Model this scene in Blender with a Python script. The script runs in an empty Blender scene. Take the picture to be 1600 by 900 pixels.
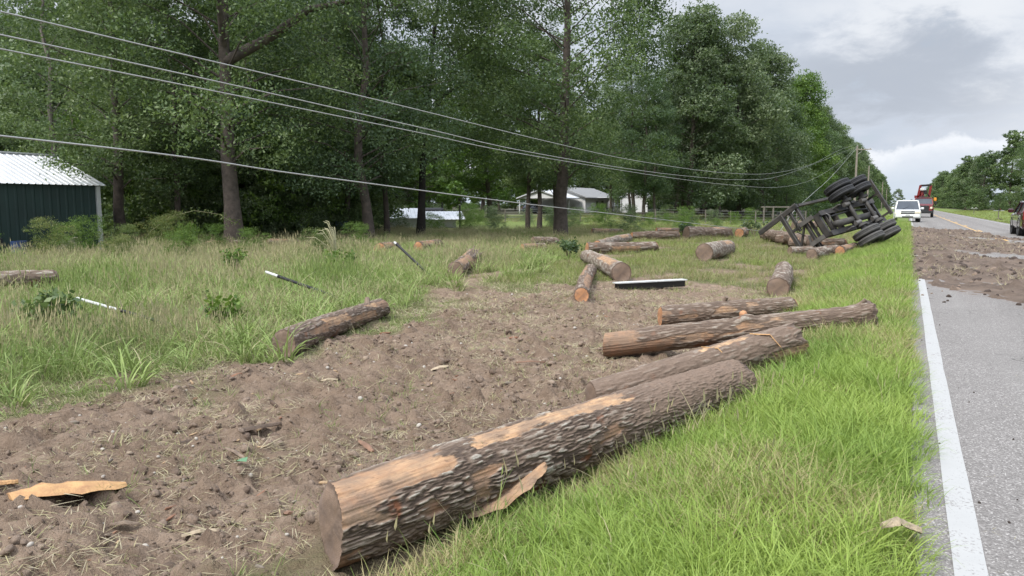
import bpy, math, random
import numpy as np
from mathutils import Matrix, Vector, Euler

# ------------------------------------------------------------------ camera, sky, sun, exposure
SC = bpy.context.scene
COL = SC.collection
R = math.radians
cam_d = bpy.data.cameras.new('camera')
cam = bpy.data.objects.new('camera', cam_d); COL.objects.link(cam)
cam_d.sensor_width = 36.0; cam_d.lens = 36.0 * 1155 / 1600
cam_d.clip_start = 0.05; cam_d.clip_end = 6000
cam.location = (0, 0, 1.45)
cam.rotation_euler = (R(90 - 6.373), 0, R(28.081))
SC.camera = cam
SC.view_settings.view_transform = 'Standard'
SC.view_settings.look = 'None'
SC.view_settings.exposure = 1.38
SC.view_settings.gamma = 1.0
SC.view_settings.use_curve_mapping = False

SUN_EL, SUN_AZ = R(50), R(200)       # azimuth clockwise from +Y: the sun stands behind the camera, to the left
w = bpy.data.worlds.new("World"); SC.world = w; w.use_nodes = True
nt = w.node_tree; nt.nodes.clear()


def nn(tree, t, **kw):
    n = tree.nodes.new(t)
    for k, v in kw.items():
        setattr(n, k, v)
    return n


def mth(tree, op, a, b=None, c=None, clamp=False):
    n = tree.nodes.new('ShaderNodeMath'); n.operation = op; n.use_clamp = clamp
    for i, v in enumerate((a, b, c)):
        if v is None: continue
        if isinstance(v, (int, float)): n.inputs[i].default_value = v
        else: tree.links.new(v, n.inputs[i])
    return n.outputs[0]


def mixc(tree, fac, a, b, mode='MIX'):
    n = tree.nodes.new('ShaderNodeMix'); n.data_type = 'RGBA'; n.blend_type = mode
    for i, v in ((0, fac), (6, a), (7, b)):
        if isinstance(v, (int, float)): n.inputs[i].default_value = v
        elif isinstance(v, (tuple, list)): n.inputs[i].default_value = (*v[:3], 1)
        else: tree.links.new(v, n.inputs[i])
    return n.outputs[2]


def ramp(tree, fac, stops, interp='LINEAR'):
    n = tree.nodes.new('ShaderNodeValToRGB'); n.color_ramp.interpolation = interp
    cr = n.color_ramp
    while len(cr.elements) < len(stops): cr.elements.new(0.5)
    for e, (p, c) in zip(cr.elements, stops):
        e.position = p
        e.color = (c, c, c, 1) if isinstance(c, (int, float)) else (*c, 1)
    tree.links.new(fac, n.inputs[0])
    return n.outputs[0]


def smooth(tree, x, a, b):
    n = tree.nodes.new('ShaderNodeMapRange'); n.interpolation_type = 'SMOOTHSTEP'
    n.inputs[1].default_value = a; n.inputs[2].default_value = b
    tree.links.new(x, n.inputs[0])
    return n.outputs[0]


sky = nn(nt, 'ShaderNodeTexSky', sky_type='NISHITA', sun_disc=False, sun_elevation=SUN_EL, sun_rotation=SUN_AZ)
tc = nn(nt, 'ShaderNodeTexCoord')
sep = nn(nt, 'ShaderNodeSeparateXYZ'); nt.links.new(tc.outputs['Generated'], sep.inputs[0])
X_, Y_, Z_ = sep.outputs
# clouds lie on a flat deck: direction divided by height gives deck coordinates
zz = mth(nt, 'MAXIMUM', Z_, 0.0)
zz = mth(nt, 'ADD', zz, 0.30)
dx = mth(nt, 'DIVIDE', X_, zz); dy = mth(nt, 'DIVIDE', Y_, zz)
cmb = nn(nt, 'ShaderNodeCombineXYZ'); nt.links.new(dx, cmb.inputs[0]); nt.links.new(dy, cmb.inputs[1])


def cloud_noise(scale, off, detail=7, rough=0.52, vec=None, dist=0.3):
    mp = nn(nt, 'ShaderNodeMapping'); mp.inputs['Location'].default_value = off
    nt.links.new(vec or cmb.outputs[0], mp.inputs[0])
    n = nn(nt, 'ShaderNodeTexNoise'); n.inputs['Scale'].default_value = scale
    n.inputs['Detail'].default_value = detail; n.inputs['Roughness'].default_value = rough
    n.inputs['Distortion'].default_value = dist
    nt.links.new(mp.outputs[0], n.inputs[0]); return n.outputs[0]


n1 = cloud_noise(1.7, (3.1, 1.7, 0))
n2 = cloud_noise(5.0, (7.4, 0.3, 2), detail=9, rough=0.6)
# one broad dark rain cloud ahead over the road (direction az ~ +2 deg, el ~ 13 deg) with a sunlit shoulder above it
az = mth(nt, 'ARCTAN2', X_, Y_)
el = mth(nt, 'ARCSINE', Z_)
wob = mth(nt, 'MULTIPLY', mth(nt, 'SUBTRACT', n2, 0.5), 0.16)
wob2 = mth(nt, 'MULTIPLY', mth(nt, 'SUBTRACT', n1, 0.5), 0.16)


def blob(a0, e0, wa, we):
    u = mth(nt, 'DIVIDE', mth(nt, 'SUBTRACT', mth(nt, 'ADD', az, wob), a0), wa)
    v = mth(nt, 'DIVIDE', mth(nt, 'SUBTRACT', mth(nt, 'ADD', mth(nt, 'ADD', el, wob), wob2), e0), we)
    d = mth(nt, 'SQRT', mth(nt, 'ADD', mth(nt, 'POWER', u, 2), mth(nt, 'POWER', v, 2)))
    return smooth(nt, d, 1.0, 0.25)


dark = blob(-0.035, 0.150, 0.20, 0.075)
lit = blob(0.03, 0.235, 0.21, 0.075)
dens = mth(nt, 'ADD', mth(nt, 'MULTIPLY', n1, 0.65), mth(nt, 'MULTIPLY', n2, 0.35))
base = ramp(nt, dens, [(0.34, (4.1, 4.55, 5.3)), (0.47, (4.7, 5.15, 5.9)), (0.58, (5.4, 5.75, 6.35)), (0.68, (6.3, 6.55, 6.9))])
c1 = mixc(nt, mth(nt, 'MULTIPLY', lit, 0.75), base, (6.7, 6.9, 7.2))
c1 = mixc(nt, mth(nt, 'MULTIPLY', dark, 0.85), c1, (3.6, 3.95, 4.55))
# low bank of cumulus near the horizon
prof = mth(nt, 'ADD', 0.028, mth(nt, 'MULTIPLY', cloud_noise(6, (0.2, 4, 1), vec=tc.outputs['Generated'], detail=6), 0.080))
cn = cloud_noise(22, (1, 1, 1), vec=tc.outputs['Generated'], detail=8, rough=0.65)
e2 = mth(nt, 'ADD', el, mth(nt, 'MULTIPLY', mth(nt, 'SUBTRACT', cn, 0.5), 0.045))
top = mth(nt, 'SUBTRACT', prof, e2)
bank = smooth(nt, top, -0.002, 0.008)
bcol = ramp(nt, top, [(0.0, (8.2, 8.3, 8.5)), (0.022, (6.2, 6.6, 7.2)), (0.06, (4.9, 5.6, 6.4))])
c1 = mixc(nt, mth(nt, 'MULTIPLY', bank, 0.72), c1, bcol)
# open sky shows faintly through the thinnest cloud, overcast light grows towards the zenith
thin = smooth(nt, dens, 0.46, 0.36)
c1 = mixc(nt, mth(nt, 'MULTIPLY', thin, 0.20), c1, sky.outputs[0])
zen = mth(nt, 'ADD', 0.66, mth(nt, 'MULTIPLY', mth(nt, 'MAXIMUM', mth(nt, 'SUBTRACT', Z_, 0.27), 0), 2.35))
sc_ = nn(nt, 'ShaderNodeVectorMath', operation='SCALE'); nt.links.new(c1, sc_.inputs[0]); nt.links.new(zen, sc_.inputs['Scale'])
bg = nn(nt, 'ShaderNodeBackground'); bg.inputs['Strength'].default_value = 0.078
nt.links.new(sc_.outputs[0], bg.inputs[0])
wo = nn(nt, 'ShaderNodeOutputWorld'); nt.links.new(bg.outputs[0], wo.inputs[0])

sd = bpy.data.lights.new('sun', 'SUN'); sd.energy = 1.5; sd.angle = R(14); sd.color = (1.0, 0.955, 0.89)
sun = bpy.data.objects.new('sun', sd); COL.objects.link(sun)
sdir = Vector((math.sin(SUN_AZ) * math.cos(SUN_EL), math.cos(SUN_AZ) * math.cos(SUN_EL), math.sin(SUN_EL)))
sun.rotation_euler = sdir.to_track_quat('Z', 'Y').to_euler()

# ------------------------------------------------------------------ numeric helpers
rng = np.random.default_rng(7)


def ss(a, b, x):
    t = np.clip((np.asarray(x, float) - a) / (b - a), 0, 1)
    return t * t * (3 - 2 * t)


def hash3(i, j, k, seed):
    n = (i * 374761393 + j * 668265263 + k * 2147483647 + seed * 974634777) & 0xFFFFFFFF
    n = ((n ^ (n >> 13)) * 1274126177) & 0xFFFFFFFF
    n = (n ^ (n >> 16)) & 0xFFFF
    return n / 65535.0


def vnoise(x, y, z=0.0, seed=1):
    x, y, z = np.broadcast_arrays(np.asarray(x, float), np.asarray(y, float), np.asarray(z, float))
    xi = np.floor(x).astype(np.int64); yi = np.floor(y).astype(np.int64); zi = np.floor(z).astype(np.int64)
    fx, fy, fz = x - xi, y - yi, z - zi
    fx = fx * fx * (3 - 2 * fx); fy = fy * fy * (3 - 2 * fy); fz = fz * fz * (3 - 2 * fz)
    def c(a, b, d): return hash3(xi + a, yi + b, zi + d, seed)
    x00 = c(0, 0, 0) * (1 - fx) + c(1, 0, 0) * fx
    x10 = c(0, 1, 0) * (1 - fx) + c(1, 1, 0) * fx
    x01 = c(0, 0, 1) * (1 - fx) + c(1, 0, 1) * fx
    x11 = c(0, 1, 1) * (1 - fx) + c(1, 1, 1) * fx
    return (x00 * (1 - fy) + x10 * fy) * (1 - fz) + (x01 * (1 - fy) + x11 * fy) * fz


def fbm(x, y, z=0.0, oct=4, seed=1, gain=0.5):
    s = 0; a = 1; t = 0
    for o in range(oct):
        f = 2.03 ** o
        s = s + a * vnoise(np.asarray(x) * f, np.asarray(y) * f, np.asarray(z) * f, seed + o * 17)
        t += a; a *= gain
    return s / t


PAVE_L, PAVE_R = 0.13, 7.15


def ter(x, y):
    x = np.asarray(x, float); y = np.asarray(y, float)
    wide = 1.6 * ss(55, 70, y) * (1 - ss(95, 112, y))
    xl = x + wide
    zl = -0.02 - 0.06 * ss(.13, -.6, xl) - 0.36 * ss(-.4, -2.2, xl) + 0.12 * ss(-3.0, -6, x) + 0.10 * ss(-8, -20, x)
    zl = zl + 0.5 * ss(45, 110, y) * ss(-9, -30, x)
    zr = -0.03 - 0.3 * ss(7.15, 9, x) + 0.45 * ss(9.5, 16, x)
    z = np.where(x < 3, zl, zr)
    z = z + 0.10 * (fbm(x / 2.3, y / 2.3, seed=5, oct=3) - 0.5) * ss(-1.2, -3, x) + 0.2 * (fbm(x / 9, y / 9, seed=6, oct=2) - .5) * ss(-9, -16, x)
    inroad = (x > PAVE_L) & (x < PAVE_R)
    return np.where(inroad, -0.06, z)


def Z(x, y): return float(ter(x, y))


def soil(x, y):
    """0..1: bare torn-up earth left by the load of logs."""
    x = np.asarray(x, float); y = np.asarray(y, float)
    xl = np.interp(y, [0, 2, 3, 5, 8, 12, 16, 18], [-9.0, -7.2, -6.6, -6.3, -6.6, -6.9, -6.6, -6.0])
    xr = np.interp(y, [0, 2, 3, 4.5, 6, 8, 10, 12, 17], [-2.6, -2.5, -2.3, -2.0, -1.7, -1.35, -1.55, -1.9, -2.3])
    m = np.minimum(np.minimum(x - xl, xr - x), (17.6 - y) * 0.8)
    n = fbm(x * 1.1, y * 1.1, seed=21, oct=4) - 0.5
    a = ss(-0.22, 0.45, m + n * 1.9)
    b = ss(0.60, 0.72, fbm(x * 0.55, y * 0.4, seed=31, oct=4)) * ss(-14, -11, x) * ss(-1.9, -2.6, x) * ss(40, 30, y)
    c = ss(0.66, 0.76, fbm(x * 1.3, y * 1.3, seed=37, oct=3)) * 0.8 * ss(-1.0, -1.6, x) * ss(-30, -10, x) * ss(40, 20, y)
    d = 0.7 * ss(0.9, 0.1, np.abs(m - 0.0)) * ss(0.5, 0.64, fbm(x * 2.5, y * 2.5, seed=39, oct=3)) * (y < 18)
    return np.clip(np.maximum(np.maximum(a, np.maximum(b, c)), d), 0, 1)


def tag(o, label=None, cat=None, group=None, kind=None):
    if label: o['label'] = label
    if cat: o['category'] = cat
    if group: o['group'] = group
    if kind: o['kind'] = kind
    return o


def empty(name, loc=(0, 0, 0), rz=0.0, label=None, cat=None, group=None):
    o = bpy.data.objects.new(name, None); COL.objects.link(o)
    o.location = loc; o.rotation_euler = (0, 0, rz); o.empty_display_size = 0.2
    return tag(o, label, cat, group)


def np_mesh(name, verts, faces, mat=None, parent=None, smooth_=False, attrs=None, link=True, mats=None, fmat=None, n=None):
    """verts (N,3); faces (F,k) array or list of arrays/lists."""
    me = bpy.data.meshes.new(name)
    verts = np.asarray(verts, np.float32)
    if isinstance(faces, np.ndarray):
        k = faces.shape[1]; nf = len(faces)
        me.vertices.add(len(verts)); me.vertices.foreach_set('co', verts.ravel())
        me.loops.add(nf * k); me.loops.foreach_set('vertex_index', faces.astype(np.int32).ravel())
        me.polygons.add(nf); me.polygons.foreach_set('loop_start', np.arange(0, nf * k, k, dtype=np.int32))
        me.update(calc_edges=True)
    else:
        me.from_pydata([tuple(map(float, v)) for v in verts], [], [tuple(int(i) for i in f) for f in faces]); me.update()
    if smooth_: me.polygons.foreach_set('use_smooth', np.ones(len(me.polygons), bool))
    for m in (mats or ([mat] if mat else [])): me.materials.append(m)
    if fmat is not None: me.polygons.foreach_set('material_index', np.asarray(fmat, np.int32))
    if attrs:
        for an, av in attrs.items():
            av = np.asarray(av, np.float32)
            at = me.attributes.new(an, 'FLOAT', 'POINT'); at.data.foreach_set('value', av)
    me.validate()
    if not link: return me
    o = bpy.data.objects.new(name, me); COL.objects.link(o)
    if parent is not None: o.parent = parent
    return o


class MB:
    """collects simple solids for one part"""
    def __init__(s): s.v = []; s.f = []
    def add(s, vs, fs):
        b = len(s.v); s.v += [tuple(v) for v in vs]; s.f += [tuple(b + i for i in f) for f in fs]; return s
    def box(s, c, d, rot=None, bev=0.0):
        x, y, z = (q / 2 for q in d)
        if bev > 0:
            vs = []; fs = []
            b = min(bev, x * .9, y * .9, z * .9)
            import bmesh
            bm = bmesh.new(); bmesh.ops.create_cube(bm, size=1.0)
            for v in bm.verts: v.co = Vector((v.co.x * 2 * x, v.co.y * 2 * y, v.co.z * 2 * z))
            bmesh.ops.bevel(bm, geom=list(bm.edges), offset=b, segments=1, affect='EDGES', profile=0.5)
            vs = [v.co.copy() for v in bm.verts]
            for i, v in enumerate(bm.verts): v.index = i
            fs = [[v.index for v in f.verts] for f in bm.faces]; bm.free()
        else:
            vs = [Vector((sx * x, sy * y, sz * z)) for sx in (-1, 1) for sy in (-1, 1) for sz in (-1, 1)]
            fs = [(0, 1, 3, 2), (4, 6, 7, 5), (0, 4, 5, 1), (2, 3, 7, 6), (0, 2, 6, 4), (1, 5, 7, 3)]
        if rot is not None: vs = [rot @ v for v in vs]
        return s.add([v + Vector(c) for v in vs], fs)
    def bar(s, a, b, w, h=None, up=(0, 0, 1)):
        a, b = Vector(a), Vector(b); d = (b - a); L = d.length; d.normalize()
        u = Vector(up)
        if abs(d.dot(u)) > .98: u = Vector((1, 0, 0))
        sx = d.cross(u).normalized(); sz = sx.cross(d).normalized()
        M = Matrix((sx, d, sz)).transposed()
        return s.box((a + b) / 2, (w, L, h or w), rot=M)
    def tube(s, pts, rad, n=8, cap=True):
        pts = [Vector(p) for p in pts]; rings = []
        rad = rad if hasattr(rad, '__len__') else [rad] * len(pts)
        for i, p in enumerate(pts):
            d = (pts[min(i + 1, len(pts) - 1)] - pts[max(i - 1, 0)]).normalized()
            u = Vector((0, 0, 1)) if abs(d.z) < .95 else Vector((1, 0, 0))
            a = d.cross(u).normalized(); b = a.cross(d)
            rings.append([p + (a * math.cos(t) + b * math.sin(t)) * rad[i] for t in (2 * math.pi * k / n for k in range(n))])
        vs = [q for r in rings for q in r]
        fs = [(i * n + k, i * n + (k + 1) % n, (i + 1) * n + (k + 1) % n, (i + 1) * n + k) for i in range(len(pts) - 1) for k in range(n)]
        if cap: fs += [tuple(range(n - 1, -1, -1)), tuple((len(pts) - 1) * n + k for k in range(n))]
        return s.add(vs, fs)
    def lathe(s, prof, c, axis, n=24):
        """prof: (radius, offset along axis)"""
        ax = Vector(axis).normalized(); u = Vector((0, 0, 1)) if abs(ax.z) < .9 else Vector((1, 0, 0))
        a = ax.cross(u).normalized(); b = ax.cross(a); c = Vector(c)
        vs = [c + ax * o + (a * math.cos(2 * math.pi * k / n) + b * math.sin(2 * math.pi * k / n)) * r for r, o in prof for k in range(n)]
        fs = [(i * n + k, i * n + (k + 1) % n, (i + 1) * n + (k + 1) % n, (i + 1) * n + k) for i in range(len(prof) - 1) for k in range(n)]
        return s.add(vs, fs)
    def loft(s, secs, cap=True):
        n = len(secs[0]); vs = [p for q in secs for p in q]
        fs = [(i * n + k, i * n + (k + 1) % n, (i + 1) * n + (k + 1) % n, (i + 1) * n + k) for i in range(len(secs) - 1) for k in range(n)]
        if cap: fs += [tuple(range(n - 1, -1, -1)), tuple((len(secs) - 1) * n + k for k in range(n))]
        return s.add(vs, fs)
    def build(s, name, mat, parent=None, smooth_=False):
        o = np_mesh(name, np.array(s.v), s.f, mat, parent)
        import bmesh
        bm = bmesh.new(); bm.from_mesh(o.data); bmesh.ops.recalc_face_normals(bm, faces=bm.faces); bm.to_mesh(o.data); bm.free()
        if smooth_: o.data.polygons.foreach_set('use_smooth', np.ones(len(o.data.polygons), bool))
        return o


# ------------------------------------------------------------------ materials
def new_mat(name):
    m = bpy.data.materials.new(name); m.use_nodes = True
    t = m.node_tree; b = t.nodes['Principled BSDF']
    return m, t, b


def tex_noise(t, scale, detail=5, rough=0.55, vec=None, dim='3D'):
    n = t.nodes.new('ShaderNodeTexNoise'); n.inputs['Scale'].default_value = scale
    n.inputs['Detail'].default_value = detail; n.inputs['Roughness'].default_value = rough
    if vec is not None: t.links.new(vec, n.inputs[0])
    return n.outputs[0]


def objco(t, scale=(1, 1, 1)):
    c = t.nodes.new('ShaderNodeTexCoord'); mp = t.nodes.new('ShaderNodeMapping')
    mp.inputs['Scale'].default_value = scale; t.links.new(c.outputs['Object'], mp.inputs[0])
    return mp.outputs[0]


def bump(t, b, h, strength=0.4, dist=0.02):
    n = t.nodes.new('ShaderNodeBump'); n.inputs['Strength'].default_value = strength; n.inputs['Distance'].default_value = dist
    t.links.new(h, n.inputs['Height']); t.links.new(n.outputs[0], b.inputs['Normal'])


def attr(t, name, typ='GEOMETRY'):
    n = t.nodes.new('ShaderNodeAttribute'); n.attribute_name = name; n.attribute_type = typ
    return n.outputs['Fac']


def simple(name, col, rough=0.6, metal=0.0, var=0.25, scale=6.0, bumpy=0.0, col2=None, coat=0.0):
    m, t, b = new_mat(name)
    v = objco(t)
    n = tex_noise(t, scale, 6, 0.6, v)
    c2 = col2 or tuple(c * (1 - var) for c in col)
    f = ramp(t, n, [(0.35, 0.0), (0.65, 1.0)])
    t.links.new(mixc(t, f, col, c2), b.inputs['Base Color'])
    b.inputs['Roughness'].default_value = rough; b.inputs['Metallic'].default_value = metal
    b.inputs['Coat Weight'].default_value = coat
    if bumpy: bump(t, b, tex_noise(t, scale * 8, 4, 0.6, v), bumpy, 0.01)
    return m


def blade_mat(name, g1, g2, dry1, base=None, trans=0.25, rough=0.55):
    """grass: instance attributes tone (0..1 between the two greens) and dry (0..1 towards straw)"""
    m = bpy.data.materials.new(name); m.use_nodes = True; t = m.node_tree; t.nodes.clear()
    tone = attr(t, 'tone', 'INSTANCER'); dry = attr(t, 'dry', 'INSTANCER'); h = attr(t, 'h')
    rnd = attr(t, 'rnd')
    tt = mth(t, 'ADD', mth(t, 'MULTIPLY', tone, 0.65), mth(t, 'MULTIPLY', rnd, 0.45), clamp=True)
    c = mixc(t, tt, g1, g2)
    dd = mth(t, 'ADD', mth(t, 'MULTIPLY', dry, 1.0), mth(t, 'MULTIPLY', mth(t, 'SUBTRACT', rnd, 0.5), 0.9))
    dd = smooth(t, dd, 0.38, 0.62)
    dk = mixc(t, rnd, dry1, tuple(q * 0.78 for q in dry1))
    c = mixc(t, dd, c, dk)
    # towards its foot each blade is mixed with a darker, duller base colour
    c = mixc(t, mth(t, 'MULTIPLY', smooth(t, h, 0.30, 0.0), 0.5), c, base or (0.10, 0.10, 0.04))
    d = t.nodes.new('ShaderNodeBsdfPrincipled'); d.inputs['Roughness'].default_value = rough
    d.inputs['Specular IOR Level'].default_value = 0.35
    t.links.new(c, d.inputs['Base Color'])
    tr = t.nodes.new('ShaderNodeBsdfTranslucent'); t.links.new(c, tr.inputs[0])
    mx = t.nodes.new('ShaderNodeMixShader'); mx.inputs[0].default_value = trans
    t.links.new(d.outputs[0], mx.inputs[1]); t.links.new(tr.outputs[0], mx.inputs[2])
    o = t.nodes.new('ShaderNodeOutputMaterial'); t.links.new(mx.outputs[0], o.inputs[0])
    return m


def leaf_mat(name, c1, c2, c3, trans=0.36, rough=0.5):
    """leaves: point attributes clump and leaf pick between three greens"""
    m = bpy.data.materials.new(name); m.use_nodes = True; t = m.node_tree; t.nodes.clear()
    cl = attr(t, 'clump'); lf = attr(t, 'leaf')
    oi = t.nodes.new('ShaderNodeObjectInfo')
    f = mth(t, 'ADD', mth(t, 'MULTIPLY', cl, 0.75), mth(t, 'MULTIPLY', lf, 0.5))
    f = mth(t, 'ADD', f, mth(t, 'MULTIPLY', mth(t, 'SUBTRACT', oi.outputs['Random'], 0.5), 0.35))
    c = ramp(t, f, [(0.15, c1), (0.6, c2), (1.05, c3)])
    d = t.nodes.new('ShaderNodeBsdfPrincipled'); d.inputs['Roughness'].default_value = rough
    d.inputs['Specular IOR Level'].default_value = 0.4
    t.links.new(c, d.inputs['Base Color'])
    tr = t.nodes.new('ShaderNodeBsdfTranslucent')
    t.links.new(mixc(t, 0.5, c, (0.16, 0.24, 0.03)), tr.inputs[0])
    mx = t.nodes.new('ShaderNodeMixShader'); mx.inputs[0].default_value = trans
    t.links.new(d.outputs[0], mx.inputs[1]); t.links.new(tr.outputs[0], mx.inputs[2])
    o = t.nodes.new('ShaderNodeOutputMaterial'); t.links.new(mx.outputs[0], o.inputs[0])
    return m


def mat_ground():
    m, t, b = new_mat('ground')
    g = t.nodes.new('ShaderNodeNewGeometry'); P = g.outputs['Position']
    so = attr(t, 'soil')
    n1 = tex_noise(t, 0.8, 6, 0.6, P); n2 = tex_noise(t, 7, 6, 0.65, P); n3 = tex_noise(t, 55, 4, 0.7, P)
    s = mixc(t, ramp(t, n1, [(0.35, 0.0), (0.65, 1.0)]), (0.225, 0.162, 0.116), (0.318, 0.238, 0.176))
    s = mixc(t, ramp(t, n2, [(0.38, 0.0), (0.66, 1.0)]), s, (0.180, 0.128, 0.092))
    s = mixc(t, mth(t, 'MULTIPLY', ramp(t, n3, [(0.56, 0.0), (0.72, 1.0)]), 0.6), s, (0.33, 0.26, 0.19))
    s = mixc(t, mth(t, 'MULTIPLY', ramp(t, tex_noise(t, 2.4, 4, 0.6, P), [(0.60, 0.0), (0.72, 1.0)]), 0.6), s, (0.115, 0.078, 0.057))
    gr = mixc(t, ramp(t, n2, [(0.4, 0.0), (0.62, 1.0)]), (0.085, 0.098, 0.034), (0.15, 0.13, 0.07))
    gr = mixc(t, mth(t, 'MULTIPLY', ramp(t, n3, [(0.5, 0.0), (0.7, 1.0)]), 0.6), gr, (0.115, 0.165, 0.045))
    lawn = mixc(t, ramp(t, n2, [(0.3, 0.0), (0.7, 1.0)]), (0.12, 0.175, 0.045), (0.17, 0.20, 0.07))
    gr = mixc(t, attr(t, 'lawn'), gr, lawn)
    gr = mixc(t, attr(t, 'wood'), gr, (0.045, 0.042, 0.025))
    t.links.new(mixc(t, so, gr, s), b.inputs['Base Color'])
    b.inputs['Roughness'].default_value = 0.95; b.inputs['Specular IOR Level'].default_value = 0.15
    h = mth(t, 'ADD', n2, mth(t, 'MULTIPLY', n3, 0.5))
    bump(t, b, h, 1.0, 0.06)
    return m


def mat_asphalt():
    m, t, b = new_mat('asphalt')
    g = t.nodes.new('ShaderNodeNewGeometry'); P = g.outputs['Position']
    vo = t.nodes.new('ShaderNodeTexVoronoi'); vo.inputs['Scale'].default_value = 130; t.links.new(P, vo.inputs[0])
    vc = t.nodes.new('ShaderNodeSeparateColor'); t.links.new(vo.outputs['Color'], vc.inputs[0])
    fine = ramp(t, vc.outputs[0], [(0.0, (0.115, 0.106, 0.100)), (0.5, (0.185, 0.172, 0.162)), (0.85, (0.24, 0.225, 0.212)), (1.0, (0.42, 0.40, 0.38))])
    n1 = tex_noise(t, 0.7, 6, 0.6, P)
    mp = t.nodes.new('ShaderNodeMapping'); mp.inputs['Scale'].default_value = (1.6, 0.05, 1); t.links.new(P, mp.inputs[0])
    n2 = tex_noise(t, 1.0, 4, 0.5, mp.outputs[0])
    c = mixc(t, mth(t, 'MULTIPLY', ramp(t, n1, [(0.35, 0.0), (0.7, 1.0)]), 0.35), fine, (0.125, 0.115, 0.108))
    c = mixc(t, mth(t, 'MULTIPLY', ramp(t, n2, [(0.45, 0.0), (0.65, 1.0)]), 0.3), c, (0.25, 0.24, 0.225))
    sx_ = t.nodes.new('ShaderNodeSeparateXYZ'); t.links.new(P, sx_.inputs[0])
    lane = mth(t, 'SINE', mth(t, 'MULTIPLY', mth(t, 'SUBTRACT', sx_.outputs[0], 1.05), 3.6))
    c = mixc(t, mth(t, 'MULTIPLY', smooth(t, lane, 0.2, 1.0), 0.16), c, (0.10, 0.095, 0.09))
    cv = t.nodes.new('ShaderNodeTexVoronoi'); cv.feature = 'DISTANCE_TO_EDGE'; cv.inputs['Scale'].default_value = 0.55
    wn = t.nodes.new('ShaderNodeTexNoise'); wn.inputs['Scale'].default_value = 2.5; wn.inputs['Detail'].default_value = 6; t.links.new(P, wn.inputs[0])
    wv = t.nodes.new('ShaderNodeVectorMath'); wv.operation = 'MULTIPLY_ADD'; wv.inputs[1].default_value = (.7, .7, 0); t.links.new(wn.outputs['Color'], wv.inputs[0]); t.links.new(P, wv.inputs[2])
    t.links.new(wv.outputs[0], cv.inputs[0])
    crk = mth(t, 'MULTIPLY', smooth(t, cv.outputs['Distance'], 0.006, 0.0), ramp(t, n1, [(0.5, 0.0), (0.6, 0.8)]))
    c = mixc(t, crk, c, (0.05, 0.046, 0.043))
    # earth dust tracked over the paving beyond the spill
    c = mixc(t, attr(t, 'dust'), c, (0.15, 0.115, 0.09))
    t.links.new(c, b.inputs['Base Color']); b.inputs['Roughness'].default_value = 0.9
    b.inputs['Specular IOR Level'].default_value = 0.25
    bump(t, b, vo.outputs['Distance'], 0.6, 0.004)
    return m


def mat_paint(name, col, worn):
    m, t, b = new_mat(name)
    g = t.nodes.new('ShaderNodeNewGeometry'); P = g.outputs['Position']
    n = tex_noise(t, 60, 4, 0.75, P); n2 = tex_noise(t, 3, 5, 0.6, P)
    f = mth(t, 'ADD', n, mth(t, 'MULTIPLY', n2, 0.5))
    c = mixc(t, ramp(t, f, [(worn, 0.0), (worn + 0.05, 1.0)]), (0.20, 0.19, 0.18), col)
    c = mixc(t, mth(t, 'MULTIPLY', ramp(t, n2, [(0.45, 0.0), (0.7, 1.0)]), 0.22), c, tuple(q * .7 for q in col))
    t.links.new(c, b.inputs['Base Color']); b.inputs['Roughness'].default_value = 0.7
    bump(t, b, n, 0.3, 0.003)
    return m


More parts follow.
